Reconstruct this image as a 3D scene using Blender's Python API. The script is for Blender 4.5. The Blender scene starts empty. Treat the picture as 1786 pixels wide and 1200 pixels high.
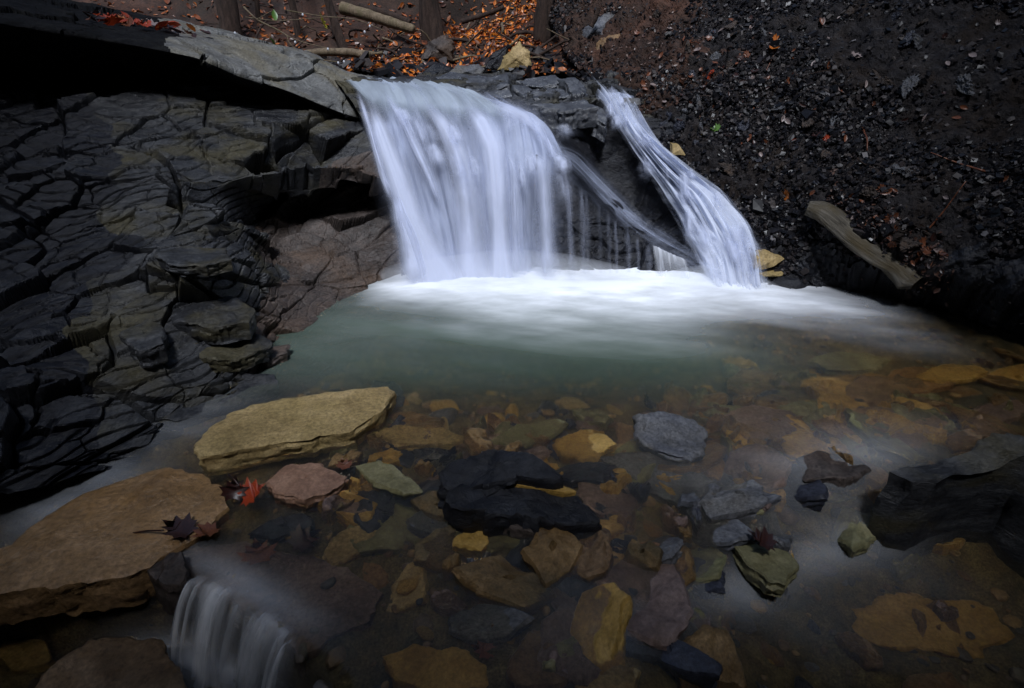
import bpy, bmesh, math, random
import numpy as np
from mathutils import Vector, Matrix, Euler

random.seed(7)
R = math.radians
scene = bpy.context.scene
col = scene.collection

# ------------------------------------------------------------------ camera, sky, sun, exposure
PITCH = R(27.0)
CAMZ = 1.5
FPX = 1786 * 20.0 / 36.0
cam_d = bpy.data.cameras.new("camera")
cam_d.lens = 20.0
cam_d.sensor_width = 36.0
cam_d.clip_start = 0.05
cam_d.clip_end = 500
cam = bpy.data.objects.new("camera", cam_d)
cam.location = (0, 0, CAMZ)
cam.rotation_euler = (R(90) - PITCH, 0, 0)
col.objects.link(cam)
scene.camera = cam

SUN_EL, SUN_AZ = R(60), R(180)          # azimuth measured from +Y (upstream) towards +X
w = bpy.data.worlds.new("World")
scene.world = w
w.use_nodes = True
wn = w.node_tree
sky = wn.nodes.new("ShaderNodeTexSky")
sky.sky_type = 'NISHITA'
sky.sun_disc = False
sky.sun_elevation = SUN_EL
sky.sun_rotation = SUN_AZ
sky.altitude = 200
sky.air_density = 1.6
sky.dust_density = 2.0
sky.ozone_density = 3.0
wn.links.new(sky.outputs[0], wn.nodes["Background"].inputs[0])
wn.nodes["Background"].inputs[1].default_value = 0.052

sd = bpy.data.lights.new("sun", 'SUN')
sd.energy = 2.0
sd.angle = R(11)
sd.color = (0.88, 0.92, 1.0)
sun = bpy.data.objects.new("sun", sd)
dv = Vector((math.sin(SUN_AZ) * math.cos(SUN_EL), math.cos(SUN_AZ) * math.cos(SUN_EL), math.sin(SUN_EL)))
sun.rotation_euler = dv.to_track_quat('Z', 'Y').to_euler()
sun.location = (0, 6, 12)
col.objects.link(sun)

scene.view_settings.view_transform = 'Standard'
scene.view_settings.look = 'None'
scene.view_settings.gamma = 1
scene.view_settings.exposure = 0.98
scene.cycles.use_denoising = True
scene.cycles.max_bounces = 10
scene.cycles.diffuse_bounces = 3
scene.cycles.glossy_bounces = 3
scene.cycles.transmission_bounces = 6
scene.cycles.transparent_max_bounces = 24
scene.cycles.sample_clamp_indirect = 4
scene.cycles.volume_bounces = 4

# ------------------------------------------------------------------ pixels of the photograph -> points of the place
CT, ST = math.cos(PITCH), math.sin(PITCH)


def rayd(px, py):
    u = (px - 893) / FPX
    v = (py - 600) / FPX
    return np.array([u, CT - v * ST, -ST - v * CT])


def PY(px, py, Y):
    d = rayd(px, py)
    return np.array([0, 0, CAMZ]) + d * (Y / d[1])


def PZ(px, py, z):
    d = rayd(px, py)
    return np.array([0, 0, CAMZ]) + d * ((z - CAMZ) / d[2])


def proj(p):
    """world points (n,3) -> photo pixels"""
    q = np.asarray(p, float) - np.array([0, 0, CAMZ])
    f = q[..., 1] * CT - q[..., 2] * ST
    up = q[..., 1] * ST + q[..., 2] * CT
    return 893 + FPX * q[..., 0] / f, 600 - FPX * up / f


# ------------------------------------------------------------------ noise
def _h(ix, iy, iz, seed):
    x = (ix.astype(np.int64) * 374761393 + iy.astype(np.int64) * 668265263 + iz.astype(np.int64) * 2147483647 + seed * 974634777) & 0xFFFFFFFF
    x = ((x ^ (x >> 13)) * 1274126177) & 0xFFFFFFFF
    x = ((x ^ (x >> 16)) * 2246822519) & 0xFFFFFFFF
    return ((x ^ (x >> 15)) & 0xFFFFFF) / float(0xFFFFFF)


def vnoise(x, y, z, seed=0):
    x = np.asarray(x, float); y = np.asarray(y, float) + 0 * x; z = np.asarray(z, float) + 0 * x
    ix, iy, iz = np.floor(x), np.floor(y), np.floor(z)
    fx, fy, fz = x - ix, y - iy, z - iz
    fx = fx * fx * (3 - 2 * fx); fy = fy * fy * (3 - 2 * fy); fz = fz * fz * (3 - 2 * fz)
    r = 0
    for a in (0, 1):
        for b in (0, 1):
            for c in (0, 1):
                wt = (fx if a else 1 - fx) * (fy if b else 1 - fy) * (fz if c else 1 - fz)
                r = r + wt * _h(ix + a, iy + b, iz + c, seed)
    return r * 2 - 1


def fbm(x, y, z, octv=4, seed=0, gain=0.5):
    s, a, f = 0, 1.0, 1.0
    for o in range(octv):
        s = s + a * vnoise(x * f, y * f, z * f, seed + o * 17)
        a *= gain; f *= 2.03
    return s


def worley(x, y, seed):
    """returns F1, F2, hash of the cell, local offset from the cell's point"""
    ix, iy = np.floor(x), np.floor(y)
    z0 = np.zeros_like(x)
    f1 = np.full(x.shape, 9.0); f2 = np.full(x.shape, 9.0)
    idh = np.zeros(x.shape); ox = np.zeros(x.shape); oy = np.zeros(x.shape); cx = np.zeros(x.shape); cy = np.zeros(x.shape)
    for a in (-1, 0, 1):
        for b in (-1, 0, 1):
            jx, jy = ix + a, iy + b
            qx = jx + 0.1 + 0.8 * _h(jx, jy, z0, seed)
            qy = jy + 0.1 + 0.8 * _h(jx, jy, z0, seed + 1)
            dx, dy = x - qx, y - qy
            d = np.sqrt(dx * dx + dy * dy)
            m = d < f1
            f2 = np.where(m, f1, np.minimum(f2, d))
            idh = np.where(m, _h(jx, jy, z0, seed + 2), idh)
            ox = np.where(m, dx, ox); oy = np.where(m, dy, oy)
            f1 = np.where(m, d, f1)
            cx = np.where(m, jx, cx); cy = np.where(m, jy, cy)
    g1 = _h(cx, cy, z0, seed + 3) - 0.5
    g2 = _h(cx, cy, z0, seed + 4) - 0.5
    return f1, f2, idh, ox * g1 + oy * g2


def sstep(a, b, x):
    t = np.clip((x - a) / (b - a), 0, 1)
    return t * t * (3 - 2 * t)


# ------------------------------------------------------------------ materials
def new_mat(name):
    m = bpy.data.materials.new(name)
    m.use_nodes = True
    nt = m.node_tree
    nt.nodes.clear()
    out = nt.nodes.new("ShaderNodeOutputMaterial")
    return m, nt, out


def nd(nt, t, ins=None, **props):
    n = nt.nodes.new(t)
    for k, v in props.items():
        setattr(n, k, v)
    for k, v in (ins or {}).items():
        if isinstance(v, bpy.types.NodeSocket):
            nt.links.new(v, n.inputs[k])
        else:
            n.inputs[k].default_value = v
    return n


def ramp(nt, fac, stops):
    n = nt.nodes.new("ShaderNodeValToRGB")
    e = n.color_ramp.elements
    while len(e) < len(stops):
        e.new(0.5)
    for el, (p, c) in zip(e, stops):
        el.position = p
        el.color = (*c, 1) if len(c) == 3 else c
    nt.links.new(fac, n.inputs[0])
    return n.outputs[0]


def coords(nt, rnd=True, sc=(1, 1, 1)):
    tc = nd(nt, "ShaderNodeTexCoord")
    v = tc.outputs["Object"]
    if rnd:
        oi = nd(nt, "ShaderNodeObjectInfo")
        mu = nd(nt, "ShaderNodeMath", {0: oi.outputs["Random"], 1: 37.0}, operation='MULTIPLY')
        ad = nd(nt, "ShaderNodeVectorMath", {0: v, 1: mu.outputs[0]}, operation='ADD')
        v = ad.outputs[0]
    mp = nd(nt, "ShaderNodeMapping", {"Vector": v, "Scale": sc})
    return mp.outputs[0]


def rock_mat(name, dark, mid, light, patch=None, patch_amt=0.5, scale=6.0, rough=(0.32, 0.6), bump=0.5, stretch=(1, 1, 1), spec=0.28, speck=0.6):
    m, nt, out = new_mat(name)
    v = coords(nt, True, stretch)
    n1 = nd(nt, "ShaderNodeTexNoise", {"Vector": v, "Scale": scale, "Detail": 9.0, "Roughness": 0.68, "Distortion": 0.4})
    c = ramp(nt, n1.outputs[0], [(0.30, dark), (0.50, mid), (0.72, light)])
    n2 = nd(nt, "ShaderNodeTexNoise", {"Vector": v, "Scale": scale * 0.35, "Detail": 5.0, "Roughness": 0.6})
    if patch:
        f = nd(nt, "ShaderNodeMapRange", {0: n2.outputs[0], 1: 0.48, 2: 0.64, 3: 0.0, 4: patch_amt})
        c = nd(nt, "ShaderNodeMix", {0: f.outputs[0], 6: c, 7: (*patch, 1)}, data_type='RGBA').outputs[2]
    n3 = nd(nt, "ShaderNodeTexNoise", {"Vector": v, "Scale": scale * 14, "Detail": 4.0, "Roughness": 0.7})
    sp = nd(nt, "ShaderNodeMapRange", {0: n3.outputs[0], 1: 0.3, 2: 0.7, 3: 1 - speck, 4: 1 + speck})
    c = nd(nt, "ShaderNodeMix", {0: 1.0, 6: c, 7: sp.outputs[0]}, data_type='RGBA', blend_type='MULTIPLY').outputs[2]
    rg = nd(nt, "ShaderNodeMapRange", {0: n2.outputs[0], 1: 0.35, 2: 0.65, 3: rough[0], 4: rough[1]})
    vo = nd(nt, "ShaderNodeTexNoise", {"Vector": v, "Scale": scale * 3.2, "Detail": 8.0, "Roughness": 0.72, "Distortion": 0.8})
    h = nd(nt, "ShaderNodeMath", {0: n3.outputs[0], 1: 0.25, 2: vo.outputs[0]}, operation='MULTIPLY_ADD')
    b = nd(nt, "ShaderNodeBump", {"Height": h.outputs[0], "Strength": bump, "Distance": 0.02})
    p = nd(nt, "ShaderNodeBsdfPrincipled", {"Base Color": c, "Roughness": rg.outputs[0], "Normal": b.outputs[0], "Specular IOR Level": spec})
    nt.links.new(p.outputs[0], out.inputs[0])
    return m


M = {}
M['shale'] = rock_mat("wet_grey_shale", (0.006, 0.006, 0.0075), (0.026, 0.027, 0.030), (0.068, 0.070, 0.074), (0.062, 0.052, 0.022), 0.65, 5, (0.24, 0.5), 0.6, (1, 1, 2.5))
M['ledge'] = rock_mat("pale_wet_ledge", (0.06, 0.06, 0.06), (0.12, 0.12, 0.115), (0.2, 0.2, 0.195), (0.14, 0.115, 0.06), 0.5, 4, (0.28, 0.5), 0.6, (1, 2.2, 2.2))
M['wetslate'] = rock_mat("wet_blue_slate", (0.02, 0.021, 0.026), (0.05, 0.053, 0.062), (0.10, 0.105, 0.12), None, 0, 7, (0.18, 0.4), 0.5, (1, 1, 2.5), spec=0.6)
M['shadeledge'] = rock_mat("shade_black_ledge", (0.003, 0.003, 0.003), (0.006, 0.006, 0.007), (0.014, 0.014, 0.013), None, 0, 6, (0.6, 0.8), 0.6, (1, 1, 2.5), spec=0.08)  # ledge rock coloured near black to stand for shade
M['dark'] = rock_mat("black_wet_shale_and_shade", (0.004, 0.004, 0.005), (0.009, 0.0095, 0.013), (0.022, 0.024, 0.03), None, 0, 6, (0.28, 0.5), 0.6, (1, 1, 2.5))
M['brownrock'] = rock_mat("brown_wet_rock", (0.02, 0.016, 0.015), (0.05, 0.04, 0.036), (0.09, 0.07, 0.06), (0.09, 0.05, 0.025), 0.4, 5, (0.35, 0.6), 0.6)
M['tan'] = rock_mat("tan_sandstone", (0.149, 0.101, 0.041), (0.284, 0.203, 0.088), (0.405, 0.297, 0.149), (0.216, 0.162, 0.061), 0.6, 5, (0.4, 0.65), 0.75, speck=0.42)
M['brown'] = rock_mat("brown_sandstone", (0.068, 0.041, 0.022), (0.162, 0.101, 0.054), (0.257, 0.169, 0.101), (0.216, 0.115, 0.034), 0.6, 5, (0.35, 0.6), 0.75, speck=0.42)
M['umber'] = rock_mat("umber_sandstone", (0.10, 0.055, 0.022), (0.23, 0.135, 0.06), (0.34, 0.21, 0.11), (0.26, 0.13, 0.03), 0.6, 4, (0.16, 0.42), 0.75, speck=0.42, spec=0.5)
M['umberbed'] = rock_mat("amber_bed_stone", (0.05, 0.028, 0.012), (0.15, 0.09, 0.036), (0.26, 0.165, 0.075), (0.06, 0.05, 0.028), 0.7, 9, (0.3, 0.55), 0.6, speck=0.45)
M['mauve'] = rock_mat("mauve_brown_sandstone", (0.068, 0.045, 0.041), (0.149, 0.105, 0.092), (0.243, 0.176, 0.155), (0.189, 0.115, 0.054), 0.4, 5, (0.3, 0.55), 0.75, speck=0.42)
M['red'] = rock_mat("reddish_sandstone", (0.104, 0.055, 0.036), (0.221, 0.124, 0.081), (0.325, 0.195, 0.130), None, 0, 6, (0.4, 0.6), 0.4, speck=0.3)
M['olive'] = rock_mat("olive_stone", (0.068, 0.061, 0.027), (0.149, 0.135, 0.068), (0.243, 0.216, 0.121), (0.108, 0.115, 0.054), 0.5, 6, (0.35, 0.6), 0.4, speck=0.3)
M['ochre'] = rock_mat("ochre_stone", (0.156, 0.091, 0.019), (0.299, 0.182, 0.046), (0.416, 0.273, 0.091), None, 0, 6, (0.35, 0.6), 0.4, speck=0.3)
M['grey'] = rock_mat("grey_slate", (0.039, 0.042, 0.049), (0.085, 0.088, 0.101), (0.143, 0.150, 0.163), (0.104, 0.091, 0.065), 0.4, 6, (0.3, 0.55), 0.5)
M['bluegrey'] = rock_mat("blue_black_slate", (0.012, 0.013, 0.02), (0.028, 0.03, 0.042), (0.05, 0.053, 0.07), None, 0, 6, (0.2, 0.4), 0.4)
M['gravel'] = rock_mat("dark_gravel_soil", (0.007, 0.006, 0.007), (0.018, 0.016, 0.017), (0.04, 0.036, 0.036), (0.024, 0.016, 0.011), 0.6, 9, (0.4, 0.65), 1.0, spec=0.12)
M['soil'] = rock_mat("brown_forest_soil", (0.008, 0.004, 0.003), (0.032, 0.014, 0.008), (0.075, 0.032, 0.018), (0.025, 0.02, 0.016), 0.7, 3, (0.6, 0.9), 1.0)
M['bed'] = rock_mat("streambed_gravel", (0.039, 0.031, 0.016), (0.111, 0.086, 0.042), (0.208, 0.163, 0.078), (0.052, 0.055, 0.052), 0.7, 9, (0.5, 0.8), 0.8)
M['bark'] = rock_mat("dark_bark", (0.012, 0.008, 0.006), (0.04, 0.024, 0.018), (0.08, 0.05, 0.038), None, 0, 8, (0.6, 0.9), 1.0, (3, 3, 0.6))
M['deadwood'] = rock_mat("bare_dead_wood", (0.06, 0.042, 0.026), (0.15, 0.11, 0.07), (0.25, 0.19, 0.13), (0.10, 0.09, 0.04), 0.5, 7, (0.5, 0.75), 0.7, (4, 4, 0.5))
def driftwood_mat():
    m, nt, out = new_mat("grey_driftwood")
    at = nd(nt, "ShaderNodeAttribute", attribute_name="grain")
    mp = nd(nt, "ShaderNodeMapping", {"Vector": at.outputs["Vector"], "Scale": (5.0, 16.0, 1.0)})
    n = nd(nt, "ShaderNodeTexNoise", {"Vector": mp.outputs[0], "Scale": 1.0, "Detail": 8.0, "Roughness": 0.7, "Distortion": 0.5})
    c = ramp(nt, n.outputs[0], [(0.33, (0.008, 0.007, 0.005)), (0.42, (0.07, 0.06, 0.045)), (0.6, (0.14, 0.125, 0.10)), (0.75, (0.21, 0.195, 0.165))])
    mp2 = nd(nt, "ShaderNodeMapping", {"Vector": at.outputs["Vector"], "Scale": (5.0, 2.0, 1.0)})
    n2 = nd(nt, "ShaderNodeTexNoise", {"Vector": mp2.outputs[0], "Scale": 1.0, "Detail": 3.0})
    f = nd(nt, "ShaderNodeMapRange", {0: n2.outputs[0], 1: 0.45, 2: 0.62, 3: 0.0, 4: 0.7})
    c = nd(nt, "ShaderNodeMix", {0: f.outputs[0], 6: c, 7: (0.06, 0.042, 0.014, 1)}, data_type='RGBA').outputs[2]
    b = nd(nt, "ShaderNodeBump", {"Height": n.outputs[0], "Strength": 1.0, "Distance": 0.03})
    p = nd(nt, "ShaderNodeBsdfPrincipled", {"Base Color": c, "Roughness": 0.55, "Normal": b.outputs[0], "Specular IOR Level": 0.3})
    nt.links.new(p.outputs[0], out.inputs[0])
    return m


M['driftwood'] = driftwood_mat()


def leaf_mat(name, c, c2, trans=0.25):
    m, nt, out = new_mat(name)
    v = coords(nt)
    n = nd(nt, "ShaderNodeTexNoise", {"Vector": v, "Scale": 24.0, "Detail": 4.0})
    cc = ramp(nt, n.outputs[0], [(0.35, c), (0.65, c2)])
    p = nd(nt, "ShaderNodeBsdfPrincipled", {"Base Color": cc, "Roughness": 0.4})
    t = nd(nt, "ShaderNodeBsdfTranslucent", {0: cc})
    mx = nd(nt, "ShaderNodeMixShader", {0: trans, 1: p.outputs[0], 2: t.outputs[0]})
    nt.links.new(mx.outputs[0], out.inputs[0])
    return m


M['leaf_orange'] = leaf_mat("orange_leaf", (0.30, 0.07, 0.01), (0.48, 0.15, 0.02))
M['leaf_rust'] = leaf_mat("rust_leaf", (0.10, 0.03, 0.015), (0.2, 0.07, 0.03))
M['leaf_red'] = leaf_mat("red_leaf", (0.25, 0.02, 0.01), (0.42, 0.06, 0.01))
M['leaf_dark'] = leaf_mat("dark_leaf", (0.015, 0.006, 0.006), (0.045, 0.014, 0.01), 0.1)
M['leaf_pale'] = leaf_mat("pale_leaf", (0.16, 0.12, 0.11), (0.28, 0.22, 0.21), 0.15)
M['leaf_yellow'] = leaf_mat("yellow_leaf", (0.4, 0.36, 0.02), (0.55, 0.5, 0.05))
M['leaf_green'] = leaf_mat("green_leaf", (0.05, 0.12, 0.02), (0.1, 0.2, 0.03))


def carpet_mat():
    m, nt, out = new_mat("leaf_litter")
    g = nd(nt, "ShaderNodeNewGeometry")
    c = ramp(nt, g.outputs["Random Per Island"], [(0.0, (0.03, 0.01, 0.006)), (0.3, (0.10, 0.03, 0.012)), (0.55, (0.22, 0.055, 0.012)), (0.8, (0.36, 0.10, 0.015)), (1.0, (0.16, 0.09, 0.06))])
    p = nd(nt, "ShaderNodeBsdfPrincipled", {"Base Color": c, "Roughness": 0.42})
    nt.links.new(p.outputs[0], out.inputs[0])
    return m


M['carpet'] = carpet_mat()
mo_ = M['carpet'].copy(); mo_.name = "orange_leaf_litter"
for n_ in mo_.node_tree.nodes:
    if n_.type == 'VALTORGB':
        for e_, c_ in zip(n_.color_ramp.elements, ((0.06, 0.016, 0.006), (0.24, 0.055, 0.01), (0.58, 0.14, 0.012), (0.72, 0.23, 0.02), (0.30, 0.13, 0.045))):
            e_.color = (*c_, 1)
M['carpet_orange'] = mo_


def dull_mat():
    m, nt, out = new_mat("dull_litter")
    g = nd(nt, "ShaderNodeNewGeometry")
    c = ramp(nt, g.outputs["Random Per Island"], [(0.0, (0.015, 0.008, 0.008)), (0.4, (0.05, 0.022, 0.016)), (0.75, (0.09, 0.045, 0.03)), (0.95, (0.13, 0.09, 0.075)), (1.0, (0.2, 0.06, 0.015))])
    p = nd(nt, "ShaderNodeBsdfPrincipled", {"Base Color": c, "Roughness": 0.45})
    nt.links.new(p.outputs[0], out.inputs[0])
    return m


M['litter_dull'] = dull_mat()


def chips_mat():
    m, nt, out = new_mat("shale_chips")
    g = nd(nt, "ShaderNodeNewGeometry")
    c = ramp(nt, g.outputs["Random Per Island"], [(0.0, (0.003, 0.003, 0.004)), (0.6, (0.010, 0.0095, 0.012)), (0.86, (0.026, 0.021, 0.021)), (0.985, (0.06, 0.052, 0.05)), (1.0, (0.13, 0.125, 0.135))])
    rg = nd(nt, "ShaderNodeMapRange", {0: g.outputs["Random Per Island"], 1: 0.0, 2: 1.0, 3: 0.3, 4: 0.55})
    p = nd(nt, "ShaderNodeBsdfPrincipled", {"Base Color": c, "Roughness": rg.outputs[0], "Specular IOR Level": 0.22})
    nt.links.new(p.outputs[0], out.inputs[0])
    return m


M['chips'] = chips_mat()


def pool_mat():
    """long-exposure water: blurred refraction + fresnel gloss + milky foam/silt"""
    m, nt, out = new_mat("stream_water")
    fo = nd(nt, "ShaderNodeAttribute", attribute_name="foam")
    de = nd(nt, "ShaderNodeAttribute", attribute_name="silt")
    ge = nd(nt, "ShaderNodeNewGeometry")
    mp = nd(nt, "ShaderNodeMapping", {"Vector": ge.outputs["Position"], "Scale": (1.0, 3.0, 1.0), "Rotation": (0, 0, R(-18))})
    n = nd(nt, "ShaderNodeTexNoise", {"Vector": mp.outputs[0], "Scale": 3.0, "Detail": 6.0, "Roughness": 0.62})
    k = nd(nt, "ShaderNodeMapRange", {0: n.outputs[0], 1: 0.25, 2: 0.75, 3: 0.7, 4: 1.25})
    f = nd(nt, "ShaderNodeMath", {0: fo.outputs["Fac"], 1: k.outputs[0]}, operation='MULTIPLY', use_clamp=True)
    bmp = nd(nt, "ShaderNodeBump", {"Height": n.outputs[0], "Strength": 0.12, "Distance": 0.05})
    clear = nd(nt, "ShaderNodeBsdfRefraction", {"Color": (1.0, 0.91, 0.74, 1), "Roughness": 0.24, "IOR": 1.18, "Normal": bmp.outputs[0]})
    silt = nd(nt, "ShaderNodeBsdfDiffuse", {"Color": (0.042, 0.072, 0.045, 1)})
    body = nd(nt, "ShaderNodeMixShader", {0: de.outputs["Fac"], 1: clear.outputs[0], 2: silt.outputs[0]})
    gl = nd(nt, "ShaderNodeBsdfGlossy", {"Color": (1, 1, 1, 1), "Roughness": 0.22, "Normal": bmp.outputs[0]})
    fr = nd(nt, "ShaderNodeFresnel", {"IOR": 1.33})
    frs = nd(nt, "ShaderNodeMath", {0: fr.outputs[0], 1: 0.5}, operation='MULTIPLY')
    body2 = nd(nt, "ShaderNodeMixShader", {0: frs.outputs[0], 1: body.outputs[0], 2: gl.outputs[0]})
    foam = nd(nt, "ShaderNodeBsdfDiffuse", {"Color": (0.84, 0.87, 0.92, 1)})
    mx = nd(nt, "ShaderNodeMixShader", {0: f.outputs[0], 1: body2.outputs[0], 2: foam.outputs[0]})
    nt.links.new(mx.outputs[0], out.inputs[0])
    return m


M['pool'] = pool_mat()


def fall_mat(name, us, vs, lo, hi, amax, colr=(0.80, 0.83, 0.90), seed=0.0, lump=0.25):
    """falling water: white veil whose density varies in threads along the flow (uv: u across, v along)"""
    m, nt, out = new_mat(name)
    uv = nd(nt, "ShaderNodeUVMap", uv_map="flow")
    den = nd(nt, "ShaderNodeAttribute", attribute_name="veil")
    mp = nd(nt, "ShaderNodeMapping", {"Vector": uv.outputs[0], "Scale": (us, vs, 1), "Location": (seed, seed * 0.7, 0)})
    n = nd(nt, "ShaderNodeTexNoise", {"Vector": mp.outputs[0], "Scale": 1.0, "Detail": 4.0, "Roughness": 0.5, "Distortion": 0.35})
    mp2 = nd(nt, "ShaderNodeMapping", {"Vector": uv.outputs[0], "Scale": (us * 0.3, vs * 1.5, 1), "Location": (seed + 3, 1.7, 0)})
    n2 = nd(nt, "ShaderNodeTexNoise", {"Vector": mp2.outputs[0], "Scale": 1.0, "Detail": 3.0, "Roughness": 0.5})
    s = nd(nt, "ShaderNodeMath", {0: n2.outputs[0], 1: lump, 2: n.outputs[0]}, operation='MULTIPLY_ADD')
    s2 = nd(nt, "ShaderNodeMath", {0: s.outputs[0], 1: -0.5 * lump}, operation='ADD')
    a = nd(nt, "ShaderNodeMapRange", {0: s2.outputs[0], 1: lo, 2: hi, 3: 0.0, 4: 1.0}, interpolation_type='SMOOTHSTEP')
    # density attribute 0..1 : threads where thin, a whole veil where thick
    d2 = nd(nt, "ShaderNodeMath", {0: den.outputs["Fac"], 1: 1.25, 2: -0.25}, operation='MULTIPLY_ADD')
    sm = nd(nt, "ShaderNodeMath", {0: a.outputs[0], 1: d2.outputs[0]}, operation='ADD')
    al = nd(nt, "ShaderNodeMath", {0: sm.outputs[0], 1: den.outputs["Fac"]}, operation='MULTIPLY')
    al2 = nd(nt, "ShaderNodeMath", {0: al.outputs[0], 1: amax}, operation='MULTIPLY', use_clamp=True)
    bmp = nd(nt, "ShaderNodeBump", {"Height": n.outputs[0], "Strength": 0.35, "Distance": 0.05})
    df = nd(nt, "ShaderNodeBsdfDiffuse", {"Color": (*colr, 1), "Normal": bmp.outputs[0]})
    tl = nd(nt, "ShaderNodeBsdfTranslucent", {"Color": (*colr, 1)})
    wt = nd(nt, "ShaderNodeMixShader", {0: 0.3, 1: df.outputs[0], 2: tl.outputs[0]})
    tr = nd(nt, "ShaderNodeBsdfTransparent")
    mx = nd(nt, "ShaderNodeMixShader", {0: al2.outputs[0], 1: tr.outputs[0], 2: wt.outputs[0]})
    nt.links.new(mx.outputs[0], out.inputs[0])
    return m


# ------------------------------------------------------------------ objects
def mesh_np(name, verts, quads=None, tris=None, smooth=False, polys=None):
    me = bpy.data.meshes.new(name)
    if polys is not None:
        me.from_pydata([tuple(v) for v in verts], [], polys)
    else:
        verts = np.asarray(verts, np.float32)
        q = np.zeros((0, 4), np.int32) if quads is None else np.asarray(quads, np.int32)
        t = np.zeros((0, 3), np.int32) if tris is None else np.asarray(tris, np.int32)
        me.vertices.add(len(verts))
        me.vertices.foreach_set("co", verts.ravel())
        nl = q.size + t.size
        me.loops.add(nl)
        me.loops.foreach_set("vertex_index", np.concatenate([q.ravel(), t.ravel()]).astype(np.int32))
        me.polygons.add(len(q) + len(t))
        st = np.concatenate([np.arange(len(q)) * 4, q.size + np.arange(len(t)) * 3]).astype(np.int32)
        me.polygons.foreach_set("loop_start", st)
        me.update(calc_edges=True)
        me.validate()
    me.polygons.foreach_set("use_smooth", np.full(len(me.polygons), smooth))
    return me


def link(name, me, mat, parent=None, loc=None):
    o = bpy.data.objects.new(name, me)
    if mat is not None and me is not None and len(me.materials) == 0:
        me.materials.append(mat)
    if loc is not None:
        o.location = loc
    col.objects.link(o)
    if parent is not None:
        o.parent = parent
    return o


def tag(o, label=None, cat=None, group=None, kind=None):
    if label: o["label"] = label
    if cat: o["category"] = cat
    if group: o["group"] = group
    if kind is None and cat: kind = "thing"
    if kind: o["kind"] = kind
    return o


def struct(name, me, mat):
    return tag(link(name, me, mat), kind="structure")


def grid_quads(n, m):
    i = np.arange(n - 1)[:, None] * m + np.arange(m - 1)[None, :]
    i = i.ravel()
    return np.stack([i, i + 1, i + m + 1, i + m], 1)


def cr(a, n):
    """resample along axis 0 with monotone-ish Catmull-Rom (tension .5)"""
    a = np.asarray(a, float)
    k = len(a)
    t = np.linspace(0, k - 1, n)
    i = np.clip(np.floor(t).astype(int), 0, k - 2)
    f = (t - i).reshape(-1, *([1] * (a.ndim - 1)))
    p0, p1, p2, p3 = a[np.clip(i - 1, 0, k - 1)], a[i], a[i + 1], a[np.clip(i + 2, 0, k - 1)]
    m1, m2 = (p2 - p0) * 0.4, (p3 - p1) * 0.4
    f2, f3 = f * f, f * f * f
    return (2 * f3 - 3 * f2 + 1) * p1 + (f3 - 2 * f2 + f) * m1 + (-2 * f3 + 3 * f2) * p2 + (f3 - f2) * m2


def patch_pts(rows, n, m):
    """rows of (px,py,Y) -> smooth (n,m,3) surface of real points"""
    c = np.array([[PY(*p) for p in r] for r in rows])
    a = cr(c, n)
    return cr(a.transpose(1, 0, 2), m).transpose(1, 0, 2)


def normals(p, toward=np.array([0, 0, CAMZ])):
    du = np.gradient(p, axis=1); dv_ = np.gradient(p, axis=0)
    nn = np.cross(du, dv_)
    nn /= np.linalg.norm(nn, axis=2, keepdims=True) + 1e-9
    s = np.sign(((toward - p) * nn).sum(2))
    s = np.where(np.median(s) < 0, -1.0, 1.0)
    return nn * s


def arc(p, axis):
    d = np.linalg.norm(np.diff(p, axis=axis), axis=2)
    d = d.mean(axis=1 - axis)
    return np.concatenate([[0], np.cumsum(d)])


def st_of(p):
    """flat coordinates on the patch's own mean plane: s level, t up the slope"""
    q = p.reshape(-1, 3) - p.reshape(-1, 3).mean(0)
    n = np.linalg.svd(q[::37], full_matrices=False)[2][2]
    h = np.cross(n, [0, 0, 1.0]); h /= np.linalg.norm(h)
    t_ = np.cross(n, h)
    return (q @ h).reshape(p.shape[:2]) + 20, (q @ t_).reshape(p.shape[:2]) + 20


def plates(s, t, size, asp, seed, crack=0.10, warp=0.35):
    wx = fbm(s * 2.2 / size * 0.4, t * 2.2 / size * 0.4, 0 * s, 3, seed) * warp
    wy = fbm(s * 2.2 / size * 0.4, t * 2.2 / size * 0.4, 0 * s + 9, 3, seed + 5) * warp
    f1, f2, idh, tl = worley(s / (size * asp) + wx, t / size + wy, seed)
    e = sstep(0.0, crack, f2 - f1)
    return idh, tl, e


def facet(s, t, h, size, asp, seed, warp, keep):
    """flatten h to one plane inside every plate, keeping a share of the old relief"""
    wx = fbm(s * 2.2 / size * 0.4, t * 2.2 / size * 0.4, 0 * s, 3, seed) * warp
    wy = fbm(s * 2.2 / size * 0.4, t * 2.2 / size * 0.4, 0 * s + 9, 3, seed + 5) * warp
    idh = worley(s / (size * asp) + wx, t / size + wy, seed)[2]
    _, lb = np.unique(np.round(idh.ravel() * 1e6), return_inverse=True)
    a, b, c = s.ravel(), t.ravel(), h.ravel()
    n = np.bincount(lb).astype(float)
    mn = lambda q: (np.bincount(lb, q) / n)[lb]
    da, db, dc = a - mn(a), b - mn(b), c - mn(c)
    S = lambda q: np.bincount(lb, q)
    aa, bb, ab, ac, bc = S(da * da) + 1e-5, S(db * db) + 1e-5, S(da * db), S(da * dc), S(db * dc)
    det = aa * bb - ab * ab + 1e-12
    ga, gb = np.clip((ac * bb - bc * ab) / det, -1.2, 1.2), np.clip((bc * aa - ac * ab) / det, -1.2, 1.2)
    pl = mn(c) + ga[lb] * da + gb[lb] * db
    return (pl * (1 - keep) + c * keep).reshape(h.shape)


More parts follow.
